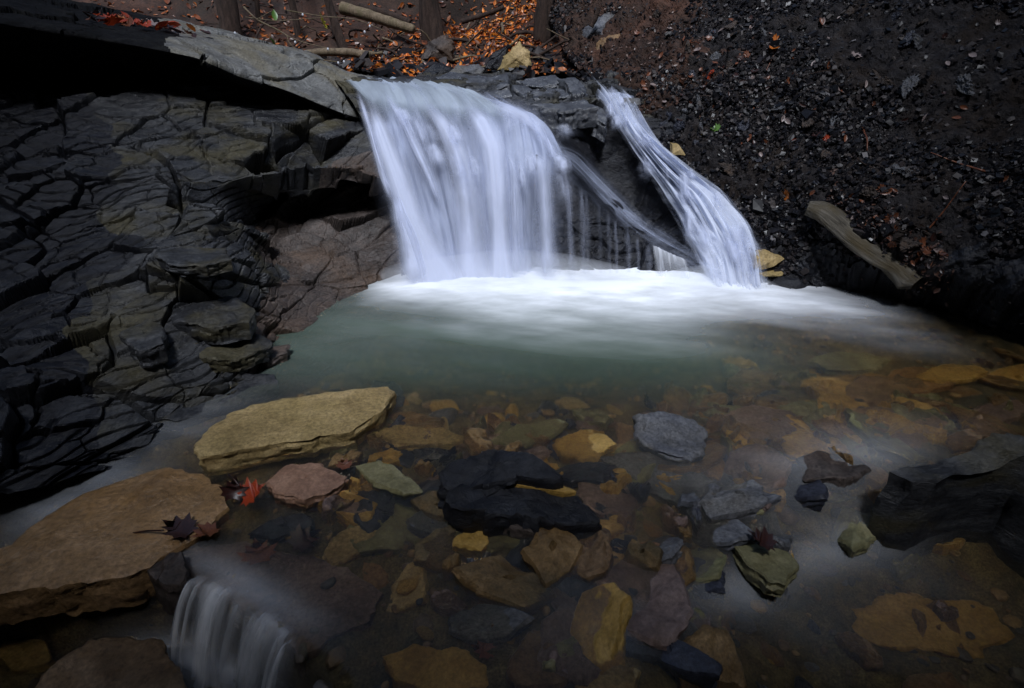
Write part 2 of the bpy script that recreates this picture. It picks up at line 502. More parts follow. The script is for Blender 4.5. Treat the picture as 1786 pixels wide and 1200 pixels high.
# ---- left cliff of stepped shale plates, with the hollow beside the falls
LC = [
    [(-260, 130, 4.0), (20, 140, 4.2), (160, 140, 4.4), (300, 140, 4.7), (430, 150, 4.95), (520, 175, 5.05), (600, 205, 5.05), (650, 215, 5.0), (690, 225, 5.0)],
    [(-260, 190, 3.7), (20, 190, 3.9), (160, 185, 4.05), (300, 185, 4.25), (430, 200, 4.5), (520, 215, 4.6), (600, 230, 4.65), (650, 240, 4.65), (700, 240, 4.75)],
    [(-260, 260, 3.4), (20, 250, 3.6), (160, 250, 3.7), (300, 250, 3.9), (430, 255, 4.1), (520, 265, 4.25), (600, 272, 4.35), (650, 280, 4.38), (700, 290, 4.5)],
    [(-260, 320, 3.15), (20, 310, 3.3), (160, 310, 3.4), (300, 310, 3.55), (420, 305, 3.75), (510, 305, 3.98), (600, 300, 4.15), (660, 312, 4.22), (705, 325, 4.4)],
    [(-260, 360, 3.0), (20, 350, 3.15), (160, 350, 3.25), (300, 350, 3.4), (400, 340, 3.7), (500, 330, 4.5), (590, 322, 4.85), (660, 328, 4.8), (710, 345, 4.6)],
    [(-260, 420, 2.75), (20, 410, 2.95), (160, 410, 3.05), (300, 410, 3.15), (390, 405, 3.45), (480, 400, 4.35), (580, 385, 4.6), (650, 385, 4.5), (715, 400, 4.35)],
    [(-260, 490, 2.5), (20, 480, 2.7), (160, 480, 2.8), (300, 480, 2.9), (400, 480, 3.05), (470, 470, 3.7), (570, 455, 3.95), (650, 455, 4.05), (715, 455, 4.15)],
    [(-260, 570, 2.2), (20, 560, 2.4), (160, 560, 2.5), (300, 560, 2.65), (410, 555, 2.85), (480, 545, 3.25), (570, 530, 3.6), (650, 515, 3.85), (715, 500, 4.0)],
    [(-260, 660, 1.9), (20, 650, 2.08), (160, 645, 2.22), (300, 640, 2.38), (410, 630, 2.58), (490, 610, 2.95), (580, 580, 3.3), (660, 550, 3.7), (720, 530, 3.9)],
    [(-260, 770, 1.62), (20, 755, 1.80), (150, 750, 1.95), (260, 730, 2.1), (390, 690, 2.36), (490, 660, 2.66), (580, 620, 3.05), (660, 580, 3.5), (720, 560, 3.75)],
    [(-260, 900, 1.4), (20, 860, 1.62), (150, 830, 1.82), (280, 800, 2.0), (420, 750, 2.26), (520, 710, 2.56), (600, 660, 2.9), (680, 620, 3.4), (740, 590, 3.65)],
]
p = patch_pts(LC, 560, 520)
nn = normals(p)
s, t = st_of(p)
px_, py_ = proj(p)
id1, tl1, e1 = plates(s, t, 0.26, 1.8, 11, 0.05, 0.12)
id2, tl2, e2 = plates(s, t, 0.11, 2.2, 31, 0.07, 0.15)
id3, tl3, e3 = plates(s, t, 0.6, 1.6, 51, 0.04, 0.12)
# smooth brown rock low beside the falls keeps only faint joints
smooth_zone = sstep(430, 500, px_) * sstep(370, 410, py_) + sstep(500, 580, px_) * (1 - sstep(320, 350, py_)) * 0.55
smooth_zone = np.clip(smooth_zone, 0, 1)
amp = 1 - 0.72 * smooth_zone
big = (id3 - 0.5) * 0.08 + tl3 * 0.12 + (e3 - 1) * 0.05 * amp
rough_ = 0.45 + 0.65 * sstep(400, 470, py_) + 0.5 * sstep(190, 110, px_)
dsp = amp * rough_ * ((id1 - 0.5) * 0.07 + tl1 * 0.08 + (e1 - 1) * 0.05 + ((id2 - 0.5) * 0.05 + tl2 * 0.03 + (e2 - 1) * 0.03) * (0.5 + 0.5 * vnoise(s * 1.5, t * 1.5, 0 * s, 3))) + big
dsp += fbm(s * 8, t * 16, 0 * s, 5, 77) * 0.007
# bedding lines: thin steps that run level
bed_ = p[..., 2] * 22 + fbm(s * 1.5, t * 1.5, 0 * s, 3, 5) * 2
dsp += (sstep(0.0, 0.25, bed_ - np.floor(bed_)) - 0.5) * 0.018 * amp
q0 = p.reshape(-1, 3).mean(0)
pn = np.linalg.svd((p.reshape(-1, 3) - q0)[::37], full_matrices=False)[2][2]
hh_ = (p - q0) @ pn
steep = np.clip(np.abs((nn @ pn)) * 1.6 - 0.5, 0, 1)
hf = facet(s, t, hh_, 0.26, 1.8, 11, 0.12, 0.12)
p = p + ((hf - hh_) * steep * (0.35 + 0.65 * amp))[..., None] * pn
lc = p + nn * dsp[..., None]
me = mesh_np("cliff", lc.reshape(-1, 3), grid_quads(*lc.shape[:2]))
cliff = struct("cliff", me, M['shale'])
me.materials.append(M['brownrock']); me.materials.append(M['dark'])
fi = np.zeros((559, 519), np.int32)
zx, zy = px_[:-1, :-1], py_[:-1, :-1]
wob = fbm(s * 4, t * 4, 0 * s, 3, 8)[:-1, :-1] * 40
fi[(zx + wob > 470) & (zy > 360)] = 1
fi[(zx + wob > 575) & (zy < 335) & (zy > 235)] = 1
fi[zx + wob * 2 < 170] = 2  # far-left plates coloured black in place of shade
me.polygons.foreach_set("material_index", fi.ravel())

# ---- overhanging ledge above the cliff (pale top; shade of underside and left end coloured black)
OV = [
    [(-300, -140, 5.6), (-60, -90, 5.8), (120, 0, 6.0), (322, 42, 6.2), (430, 66, 6.2), (540, 92, 6.1), (600, 118, 5.9), (650, 134, 5.8)],
    [(-300, -60, 4.4), (-60, -20, 4.6), (120, 28, 4.8), (320, 57, 5.0), (430, 74, 5.15), (545, 98, 5.35), (605, 128, 5.45), (655, 146, 5.5)],
    [(-300, 0, 3.7), (-60, 20, 3.9), (120, 45, 4.15), (328, 78, 4.5), (425, 104, 4.72), (512, 130, 4.95), (595, 160, 5.12), (655, 180, 5.25)],
    [(-300, 20, 3.55), (-60, 36, 3.75), (110, 58, 4.0), (332, 98, 4.25), (420, 131, 4.45), (503, 158, 4.65), (590, 193, 4.88), (652, 212, 5.1)],
    [(-300, 40, 3.6), (-60, 50, 3.8), (110, 72, 4.1), (326, 108, 4.4), (410, 142, 4.6), (495, 170, 4.8), (583, 204, 4.98), (650, 222, 5.15)],
    [(-300, 190, 4.1), (-60, 190, 4.3), (110, 185, 4.6), (300, 170, 4.9), (380, 170, 5.1), (470, 192, 5.2), (560, 214, 5.2), (645, 235, 5.25)],
]
p = patch_pts(OV, 170, 420)
nn = normals(p)
s, t = st_of(p)
id1, tl1, e1 = plates(s, t, 0.5, 1.8, 91, 0.04, 0.25)
id2, tl2, e2 = plates(s, t, 0.14, 2.4, 95, 0.10)
dsp = (id1 - 0.5) * 0.05 + tl1 * 0.05 + (e1 - 1) * 0.05 + (id2 - 0.5) * 0.010 + (e2 - 1) * 0.004 + fbm(s * 7, t * 14, 0 * s, 5, 12) * 0.007
ov = p + nn * dsp[..., None]
OVP = p
me = mesh_np("rock_ledge", ov.reshape(-1, 3), grid_quads(*ov.shape[:2]))
struct("rock_ledge", me, M['ledge'])
me.materials.append(M['shadeledge'])
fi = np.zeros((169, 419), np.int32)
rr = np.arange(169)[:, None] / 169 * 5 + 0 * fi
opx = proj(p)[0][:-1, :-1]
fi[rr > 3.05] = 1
fi[opx < 300 + 30 * vnoise(s * 5, t * 5, 0 * s, 4)[:-1, :-1]] = 1  # left end blackened too, shade put in the colour
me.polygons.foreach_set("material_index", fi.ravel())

# ---- rock the water falls over, with the black slab between the two falls
FR = [
    [(560, 128, 6.6), (690, 128, 6.6), (780, 128, 6.6), (870, 128, 6.5), (950, 128, 6.5), (1020, 128, 6.5), (1090, 120, 6.4), (1160, 115, 6.2), (1260, 110, 6.0), (1340, 100, 5.8), (1420, 100, 5.4)],
    [(570, 134, 5.5), (690, 140, 5.5), (780, 138, 5.5), (870, 136, 5.6), (950, 138, 5.55), (1020, 140, 5.5), (1080, 145, 5.5), (1140, 160, 5.4), (1240, 200, 5.1), (1320, 240, 4.9), (1420, 300, 4.6)],
    [(600, 160, 5.05), (690, 172, 5.0), (780, 176, 5.0), (870, 186, 4.95), (950, 192, 4.95), (1020, 180, 5.05), (1070, 185, 5.15), (1130, 215, 5.05), (1220, 260, 4.8), (1300, 310, 4.55), (1400, 370, 4.25)],
    [(640, 220, 4.72), (710, 225, 4.66), (790, 230, 4.65), (880, 232, 4.62), (960, 230, 4.85), (1030, 228, 5.05), (1080, 238, 5.0), (1140, 268, 4.85), (1210, 310, 4.6), (1290, 360, 4.38), (1400, 420, 4.08)],
    [(665, 290, 4.42), (735, 290, 4.42), (800, 290, 4.42), (890, 278, 4.38), (980, 276, 4.38), (1048, 318, 4.88), (1095, 325, 4.9), (1140, 330, 4.75), (1200, 350, 4.48), (1280, 400, 4.22), (1390, 450, 3.98)],
    [(685, 370, 4.2), (750, 370, 4.25), (810, 370, 4.26), (890, 350, 4.24), (985, 330, 4.24), (1056, 362, 4.36), (1102, 378, 4.75), (1150, 385, 4.6), (1200, 395, 4.36), (1275, 430, 4.12), (1385, 475, 3.9)],
    [(695, 430, 4.08), (760, 430, 4.13), (820, 430, 4.15), (890, 430, 4.13), (995, 400, 4.12), (1060, 410, 4.2), (1106, 408, 4.3), (1160, 436, 4.22), (1205, 440, 4.18), (1270, 460, 4.02), (1380, 495, 3.85)],
    [(700, 480, 3.98), (770, 480, 4.03), (830, 480, 4.06), (890, 480, 4.04), (1005, 470, 4.02), (1060, 470, 4.05), (1100, 475, 4.06), (1150, 478, 4.05), (1200, 485, 4.0), (1270, 495, 3.92), (1370, 515, 3.75)],
    [(700, 540, 3.85), (770, 540, 3.88), (830, 540, 3.9), (890, 540, 3.9), (1005, 540, 3.88), (1060, 540, 3.88), (1100, 540, 3.88), (1150, 540, 3.86), (1200, 540, 3.84), (1270, 550, 3.75), (1370, 570, 3.6)],
]
p = patch_pts(FR, 380, 420)
nn = normals(p)
s, t = st_of(p)
fpx, fpy = proj(p)
FRP = (fpx.ravel()[::3], fpy.ravel()[::3], p[..., 1].ravel()[::3])
id1, tl1, e1 = plates(s, t, 0.20, 1.8, 111, 0.12)
id2, tl2, e2 = plates(s, t, 0.07, 2.2, 131, 0.16)
top = 1 - sstep(180, 225, fpy)
slick = sstep(950, 990, fpx) * (1 - sstep(1150, 1200, fpx)) * sstep(200, 240, fpy) * (1 - sstep(360, 410, fpy))
a2 = (0.35 + 0.65 * top) * (1 - 0.75 * sstep(880, 840, fpx) * top) * (1 - 0.9 * slick)
dsp = a2 * ((id1 - 0.5) * 0.12 + tl1 * 0.14 + (e1 - 1) * 0.07 + (id2 - 0.5) * 0.04 + (e2 - 1) * 0.02) + fbm(s * 6, t * 10, 0 * s, 4, 14) * 0.010
fr_ = p + nn * dsp[..., None]
me = mesh_np("waterfall_rock", fr_.reshape(-1, 3), grid_quads(*fr_.shape[:2]))
struct("waterfall_rock", me, M['shale'])
me.materials.append(M['dark'])
fi = np.where((fpy[:-1, :-1] > 205), 1, 0).astype(np.int32)
me.polygons.foreach_set("material_index", fi.ravel())


def rockY(px, py):
    d = (FRP[0] - px) ** 2 + (FRP[1] - py) ** 2
    k = np.argpartition(d, 6)[:6]
    wgt = 1 / (d[k] + 4)
    return float((FRP[2][k] * wgt).sum() / wgt.sum())


# ---- gravel bank on the right
RB = [
    [(960, -300, 10.5), (1060, -300, 10.0), (1180, -300, 9.4), (1320, -300, 8.8), (1450, -300, 8.2), (1600, -300, 7.6), (1790, -300, 7.0), (2050, -300, 6.4), (2500, -300, 5.6)],
    [(960, -80, 8.0), (1060, -80, 7.5), (1180, -80, 7.0), (1320, -80, 6.5), (1450, -80, 6.1), (1600, -80, 5.7), (1790, -80, 5.2), (2050, -80, 4.8), (2500, -80, 4.0)],
    [(960, 20, 7.1), (1060, 20, 6.6), (1180, 20, 6.1), (1320, 20, 5.7), (1450, 20, 5.35), (1600, 20, 5.0), (1790, 20, 4.6), (2050, 20, 4.2), (2500, 20, 3.5)],
    [(990, 95, 6.3), (1070, 100, 5.9), (1190, 110, 5.5), (1320, 110, 5.15), (1450, 110, 4.85), (1600, 110, 4.5), (1790, 110, 4.15), (2050, 110, 3.75), (2500, 110, 3.1)],
    [(1040, 140, 5.6), (1110, 165, 5.3), (1210, 190, 5.02), (1330, 205, 4.75), (1450, 210, 4.48), (1600, 210, 4.18), (1790, 210, 3.82), (2050, 210, 3.4), (2500, 210, 2.8)],
    [(1130, 235, 5.0), (1180, 270, 4.8), (1240, 300, 4.6), (1340, 310, 4.36), (1450, 310, 4.1), (1600, 310, 3.82), (1790, 310, 3.48), (2050, 310, 3.1), (2500, 310, 2.5)],
    [(1230, 340, 4.5), (1280, 370, 4.34), (1330, 395, 4.16), (1390, 395, 4.02), (1470, 395, 3.82), (1600, 400, 3.52), (1790, 405, 3.18), (2050, 420, 2.8), (2500, 430, 2.2)],
    [(1290, 430, 4.15), (1320, 445, 4.08), (1350, 460, 4.0), (1400, 460, 3.92), (1480, 460, 3.78), (1600, 475, 3.45), (1790, 490, 3.02), (2050, 510, 2.6), (2500, 540, 2.0)],
    [(1310, 490, 3.92), (1340, 500, 3.88), (1370, 508, 3.82), (1420, 510, 3.84), (1500, 520, 3.80), (1620, 545, 3.52), (1790, 575, 3.06), (2050, 610, 2.6), (2500, 660, 2.0)],
    [(1320, 550, 3.72), (1350, 560, 3.66), (1380, 565, 3.64), (1440, 575, 3.64), (1530, 590, 3.6), (1650, 620, 3.4), (1800, 660, 3.0), (2050, 700, 2.5), (2500, 760, 1.9)],
]
p = patch_pts(RB, 420, 420)
nn = normals(p)
s, t = st_of(p)
bpx, bpy_ = proj(p)
dsp = fbm(s * 3, t * 3, 0 * s, 3, 201) * 0.05 + fbm(s * 14, t * 14, 0 * s, 3, 203, 0.6) * 0.022
id2, tl2, e2 = plates(s, t, 0.09, 1.7, 211, 0.3)
low = sstep(330, 420, bpy_)
dsp += (id2 - 0.5) * 0.035 * (0.5 + 0.8 * low)
rb = p + nn * dsp[..., None]
RBN, RBT = normals(rb), rb
me = mesh_np("gravel_bank", rb.reshape(-1, 3), grid_quads(*rb.shape[:2]))
struct("gravel_bank", me, M['gravel'])
me.materials.append(M['soil'])
brownw = (1 - sstep(1060, 1330, bpx + 60 * fbm(s * 3, t * 3, 0 * s, 3, 9))) * (1 - sstep(140, 240, bpy_))
me.materials.append(M['dark'])
ll_ = np.interp(bpx, [1200, 1340, 1420, 1600, 1660, 1790, 2000], [480, 500, 400, 500, 430, 430, 430]) + 25 * fbm(s * 5, t * 5, 0 * s, 3, 19)  # below this line the bank is coloured black for the undercut's shade
mi_ = np.where(bpy_ > ll_, 2, np.where(brownw > 0.35, 1, 0))[:-1, :-1]
me.polygons.foreach_set("material_index", mi_.astype(np.int32).ravel())

# ---- forest floor and slope upstream
BG = [
    [(-500, -900, 13), (0, -900, 13), (300, -900, 13), (500, -900, 13), (700, -900, 13), (900, -900, 13), (1100, -900, 13), (1500, -900, 13)],
    [(-500, -200, 10), (0, -200, 10), (300, -200, 10), (500, -200, 10.5), (700, -200, 11), (900, -200, 11), (1100, -200, 10.5), (1500, -200, 9.5)],
    [(-500, 0, 8.0), (0, 0, 8.2), (300, 10, 8.5), (500, 10, 8.8), (700, 10, 9.3), (900, 10, 9.3), (1100, 10, 8.5), (1500, 10, 7.5)],
    [(-500, 60, 7.4), (0, 60, 7.4), (300, 62, 7.6), (500, 68, 7.9), (700, 62, 8.3), (900, 50, 8.2), (1050, 40, 7.6), (1500, 40, 7.0)],
    [(-500, 100, 6.9), (0, 100, 6.9), (300, 100, 7.0), (500, 104, 7.2), (700, 102, 7.3), (850, 92, 7.0), (1000, 86, 6.9), (1500, 80, 6.4)],
    [(-500, 126, 6.2), (0, 126, 6.2), (300, 126, 6.3), (500, 128, 6.4), (700, 124, 6.5), (850, 120, 6.4), (1000, 116, 6.3), (1500, 120, 6.0)],
    [(-500, 150, 5.6), (0, 150, 5.6), (300, 150, 5.7), (500, 146, 5.8), (700, 142, 5.8), (850, 140, 5.7), (1000, 140, 5.7), (1500, 150, 5.6)],
]
p = patch_pts(BG, 200, 240)
nn = normals(p)
s, t = st_of(p)
p = p + nn * (fbm(s * 1.2, t * 1.2, 0 * s, 5, 301) * 0.12)[..., None]
BGP, BGN = p, normals(p)
me = mesh_np("hillside", p.reshape(-1, 3), grid_quads(*p.shape[:2]), smooth=True)
struct("hillside", me, M['soil'])

# ---- unseen rest of the gorge, its walls shaped to shade all but the falls
th = np.linspace(R(-208), R(28), 120)       # from upper left, round behind, to the right
hh = np.linspace(0, 1, 40)
T, H = np.meshgrid(th, hh, indexing='ij')
rad = 4.2 + 1.3 * H + 0.35 * fbm(T * 4, H * 5, 0 * T, 4, 401)
top_h = np.interp(np.degrees(T), [-208, -180, -150, -128, -117, -109, -101, -90, -80, -73, -66, -58, -50, -30, 0, 28], [8.0, 10.0, 15.0, 17.5, 13.0, 9.3, 10.7, 11.3, 11.1, 10.3, 10.5, 14.5, 17.5, 17.0, 13.0, 11.0])  # rim notch added to let sun reach the falls and block it elsewhere
top_h = top_h + 0.5 * fbm(T * 5, 0 * T, 0 * T, 3, 409)
gx = rad * np.cos(T); gy = 2.4 + rad * np.sin(T) * 1.15; gz = -0.9 + top_h * H ** 0.8 + 0.3 * fbm(T * 6, H * 6, 0 * T + 3, 3, 405)
gp = np.stack([gx, gy, gz], 2)
me = mesh_np("unseen_shade_wall", gp.reshape(-1, 3), grid_quads(*gp.shape[:2]), smooth=True)
struct("unseen_shade_wall", me, M['gravel'])


# ------------------------------------------------------------------ stream: water level, bed
def basin(x, y):
    """1 in the low basin under the little cascade at the lower left"""
    e1_ = sstep(0.03, -0.05, (y - 1.34) + np.where(x > -1.1, (x + 1.1) * 0.6, 0))
    return e1_ * sstep(-0.42, -0.58, x)


def wz(x, y):
    z = -0.004 * sstep(2.0, 1.1, y) - 0.27 * sstep(1.9, 1.35, y - 0.12 * (x - 1)) * sstep(0.25, 1.0, x)
    z = z - 0.03 * sstep(1.0, 0.6, y)
    b = basin(x, y)
    z = z * (1 - b) + b * (-0.32)
    left = sstep(-1.0, -1.5, x + 0.25 * (y - 2.0)) * sstep(2.4, 1.5, y)
    return z - 0.05 * left * (1 - b)


def depth(x, y):
    d = 0.085 + 0.30 * np.exp(-(((x - 0.1) / 1.1) ** 2 + ((y - 3.15) / 0.55) ** 2)) + 0.08 * sstep(2.0, 2.8, y) - 0.02 * sstep(1.6, 1.2, y)
    return d


xs = np.linspace(-5.2, 5.2, 420); ys = np.linspace(-1.2, 4.6, 300)
X, Y = np.meshgrid(xs, ys)
ZW = wz(X, Y)
ZB = ZW - depth(X, Y) + fbm(X * 5, Y * 5, 0 * X, 4, 501) * 0.025
me = mesh_np("streambed", np.stack([X, Y, ZB], 2).reshape(-1, 3), grid_quads(*X.shape), smooth=True)
struct("streambed", me, M['bed'])

xs = np.linspace(-4.2, 4.4, 560); ys = np.linspace(0.2, 4.3, 380)
X, Y = np.meshgrid(xs, ys)
qx, qy = proj(np.stack([X, Y, wz(X, Y)], 2))
# foam thrown out from the foot of the falls: distance from the foot line, dragged downstream
ffx = np.array([-1.5, -0.95, -0.5, 0.0, 0.5, 1.0, 1.5, 1.9, 2.4, 3.0])
ffy = np.array([3.30, 3.70, 4.00, 4.05, 4.02, 3.95, 3.85, 3.65, 3.2, 2.75])
reach = np.interp(X, [-1.5, -0.9, -0.3, 0.3, 1.0, 1.6, 2.2, 2.9], [0.10, 0.30, 0.60, 0.68, 0.62, 0.46, 0.33, 0.18])
dfoot = np.interp(X, ffx, ffy) - Y
stre = fbm(X * 1.3 + 0.6 * Y, Y * 5 + 1.2 * X, 0 * X, 4, 521)
fm = np.exp(-(np.clip(dfoot, 0, 9) / reach) ** 1.9) * 1.12
fm *= sstep(-1.25, -0.55, X) * sstep(2.75, 1.4, X)
foam = np.clip(fm * (1 + 0.12 * stre + 0.55 * stre * np.clip(1 - fm, 0, 1)), 0, 1)
foam = np.maximum(foam, 0.10 * np.exp(-(np.clip(dfoot, 0, 9) / 1.15) ** 2) * sstep(-1.6, -0.8, X) * sstep(2.2, 1.2, X))
# silky runs: left channel, right-hand chute, lower right, basin
def blob(cx, cy, rx, ry, rot=0):
    c, s_ = math.cos(rot), math.sin(rot)
    dx, dy = qx - cx, qy - cy
    a_ = (dx * c + dy * s_) / rx; b_ = (-dx * s_ + dy * c) / ry
    return np.exp(-(a_ * a_ + b_ * b_))
silk = 0.09 * blob(260, 780, 210, 60, -0.6) + 0.10 * blob(80, 900, 160, 50, -0.5)
silk = silk + 0.13 * blob(1480, 800, 160, 45, -0.15) + 0.04 * blob(1380, 900, 230, 80, 0.5) + 0.15 * blob(1340, 1010, 230, 42, -0.35) + 0.05 * blob(1450, 890, 120, 50, 0.6) + 0.035 * blob(1250, 1080, 330, 90, 0.1)
silk = silk + 0.012 * blob(1500, 980, 350, 160, 0.4) + 0.012 * blob(850, 960, 520, 170) + 0.20 * blob(430, 1020, 120, 34, 0.5)
silk = silk + 0.10 * blob(330, 1120, 150, 60, -0.3) + 0.45 * blob(380, 1165, 110, 30, 0.25)
foam = np.clip(foam + silk * (1 + 0.6 * stre), 0, 1)
silt = np.clip(1 - np.exp(-(depth(X, Y) - 0.08) * 7.0), 0, 0.96) * sstep(2.15, 2.7, Y) * sstep(2.0, 0.7, X)
silt = np.clip(silt * (0.9 + 0.2 * stre), 0, 0.96)
ZWm = wz(X, Y) + 0.05 * np.clip(fm - 0.2, 0, 1) * (1 + 0.8 * np.exp(-(X / 0.7) ** 2)) + 0.003 * stre * (1 - foam)
me = mesh_np("water", np.stack([X, Y, ZWm], 2).reshape(-1, 3), grid_quads(*X.shape), smooth=True)
for nm, arr in (("foam", foam), ("silt", silt)):
    at = me.attributes.new(nm, 'FLOAT', 'POINT')
    at.data.foreach_set("value", arr.ravel().astype(np.float32))
struct("water", me, M['pool'])


# ------------------------------------------------------------------ falling water
def sheet(name, cols, n, m, mat, off, dens, parent=None, wob=0.012, seed=0, fixed=False):
    """cols: streamlines (left to right), each a list of (px,py[,Y]) down the flow"""
    cc = []
    for ln in cols:
        a = []
        for q in ln:
            Yq = q[2] if len(q) > 2 else rockY(q[0], q[1]) - off
            a.append(PY(q[0], q[1], Yq))
        cc.append(cr(np.array(a), n))
    c = np.array(cc).transpose(1, 0, 2)          # (n, ncol, 3)
    g = cr(c.transpose(1, 0, 2), m).transpose(1, 0, 2)
    u = np.linspace(0, 1, m)[None, :] + np.zeros((n, 1))
    v = np.linspace(0, 1, n)[:, None] + np.zeros((1, m))
    nn = normals(g)
    wv = fbm(u * 26, v * 2.0, 0 * u, 4, 601 + seed, 0.6)
    g = g + nn * (wv * wob)[..., None]
    me = mesh_np(name, g.reshape(-1, 3), grid_quads(n, m), smooth=True)
    uvl = me.uv_layers.new(name="flow")
    li = np.zeros(len(me.loops), np.int32)
    me.loops.foreach_get("vertex_index", li)
    uvs = np.stack([u.ravel()[li], v.ravel()[li]], 1).astype(np.float32)
    uvl.data.foreach_set("uv", uvs.ravel())
    at = me.attributes.new("veil", 'FLOAT', 'POINT')
    dn = dens(u, v)
    at.data.foreach_set("value", np.clip(dn, 0, 1).ravel().astype(np.float32))
    return link(name, me, mat, parent)


def edgefade(u, l=0.06, r=0.06):
    return sstep(0, l, u) * sstep(1, 1 - r, u)


WC = (0.56, 0.62, 0.80)
FM1 = fall_mat("falling_water", 9, 1.6, 0.28, 0.74, 0.62, colr=WC, seed=0.0, lump=0.9)
FM2 = fall_mat("falling_water_threads", 18, 1.4, 0.38, 0.78, 0.7, colr=WC, seed=5.0, lump=0.8)
FMS = fall_mat("water_strand", 2.2, 1.6, 0.2, 0.8, 0.95, colr=(0.62, 0.67, 0.84), seed=15.0, lump=0.4)
FMW = fall_mat("spill_strand_water", 2.2, 1.6, 0.2, 0.8, 1.0, colr=(0.93, 0.94, 0.96), seed=17.0, lump=0.4)
FM3 = fall_mat("tumbling_water", 4, 7, 0.15, 0.60, 1.0, colr=(0.68, 0.73, 0.87), seed=2.0, lump=0.7)
FM4 = fall_mat("cascade_water", 11, 0.9, 0.36, 0.62, 1.0, colr=(0.90, 0.92, 0.96), seed=9.0)

wf = link("waterfall", None, None, loc=(0, 4.0, 0))
tag(wf, "broad white silky waterfall pouring over the shale ledge into the pool", "waterfall")


def unparent_fix(o, root):
    o.parent = root
    o.matrix_parent_inverse = Matrix.Translation(root.location).inverted()


MAIN = [
    [(575, 128), (615, 150), (640, 200), (655, 260), (675, 320), (690, 380), (700, 430), (712, 500)],
    [(625, 134), (665, 160), (685, 215), (700, 275), (718, 340), (735, 400), (752, 450), (762, 505)],
    [(680, 140), (715, 165), (740, 215), (758, 275), (772, 340), (785, 400), (792, 450), (800, 508)],
    [(735, 146), (765, 170), (790, 215), (805, 275), (815, 340), (822, 400), (828, 450), (835, 508)],
    [(790, 152), (815, 172), (845, 210), (855, 270), (860, 340), (864, 400), (868, 450), (872, 508)],
    [(825, 158), (850, 176), (900, 200), (915, 262), (912, 335), (915, 400), (918, 450), (922, 508)],
    [(845, 164), (878, 182), (935, 212), (962, 268), (960, 335), (962, 400), (965, 450), (968, 505)],
    [(858, 172), (892, 190), (955, 228), (992, 278), (1000, 335), (1004, 400), (1008, 450), (1012, 500)],
]


def d_main(u, v):
    ue = u + 0.05 * vnoise(u * 2, v * 7, 0 * u, 77) + 0.025 * vnoise(u * 3, v * 19, 0 * u, 78)
    d = edgefade(ue, 0.12, 0.18)
    top_ = sstep(0.02, 0.32, v)
    d = d * (0.36 + 0.64 * top_) * sstep(0, 0.09, v)
    # darker gap right of the left stream, and thinner veil at the right low side
    gap = np.exp(-(((u - (0.30 + 0.16 * v)) / 0.035) ** 2)) * sstep(0.15, 0.35, v) * sstep(0.9, 0.6, v)
    d = d - 0.7 * gap
    d = d - 0.30 * np.exp(-(((u - 0.80) / 0.05) ** 2)) * sstep(0.45, 0.6, v)
    d = d - 0.35 * np.exp(-(((u - 0.93) / 0.08) ** 2)) * sstep(0.5, 0.8, v)
    d = d - 0.22 * np.exp(-(((u - 0.62) / 0.05) ** 2)) * sstep(0.5, 0.75, v)
    return d


for k, (off, mt, f, nm) in enumerate(((0.07, FM1, 0.80, "water_veil"), (0.12, FM2, 0.42, "water_veil"))):
    o = sheet(nm, MAIN, 150, 170, mt, off, lambda u, v, f=f: d_main(u, v) * f, None, 0.03, k * 7)
    unparent_fix(o, wf)

FMG = fall_mat("glassy_lip_water", 9, 1.2, 0.25, 0.75, 0.55, colr=(0.42, 0.48, 0.56), seed=21.0, lump=0.6)
LIPF = [
    [(572, 127), (596, 138), (625, 165), (640, 205)],
    [(640, 131), (672, 146), (692, 180), (704, 225)],
    [(715, 137), (745, 154), (765, 185), (780, 228)],
    [(785, 147), (815, 164), (840, 192), (852, 230)],
    [(835, 160), (865, 178), (900, 198), (925, 225)],
]
o = sheet("lip_film", LIPF, 50, 90, FMG, 0.13, lambda u, v: edgefade(u, 0.08, 0.1) * sstep(1.0, 0.6, v) * sstep(0, 0.05, v), None, 0.012, 91)
unparent_fix(o, wf)

# heavier strands in front of the veil: centre line (px, py, half width)
STR = [
    ([(640, 160, 10), (664, 225, 20), (690, 300, 26), (716, 370, 30), (744, 430, 40), (772, 500, 54)], 1.0),
    ([(622, 150, 6), (640, 205, 7), (655, 260, 8), (670, 310, 9), (688, 355, 12)], 0.8),
    ([(690, 332, 9), (702, 380, 18), (718, 430, 28), (734, 502, 42)], 0.9),
    ([(668, 155, 6), (700, 205, 9), (728, 262, 12), (750, 310, 10), (768, 360, 7)], 0.8),
    ([(730, 165, 14), (772, 212, 20), (800, 270, 26), (815, 340, 34), (822, 420, 40), (828, 505, 46)], 0.85),
    ([(806, 172, 14), (842, 212, 24), (860, 260, 28), (868, 340, 27), (873, 420, 26), (876, 505, 32)], 1.0),
    ([(850, 178, 12), (895, 192, 19), (930, 215, 20), (958, 248, 16), (976, 290, 10)], 0.8),
    ([(884, 266, 8), (895, 292, 12), (899, 360, 13), (902, 430, 16), (905, 502, 22)], 0.7),
    ([(925, 258, 14), (944, 290, 20), (951, 360, 19), (955, 430, 22), (958, 502, 28)], 0.75),
    ([(962, 258, 8), (984, 295, 9), (992, 360, 8), (997, 430, 9), (1000, 500, 12)], 0.4),
]
rl = random.Random(31)
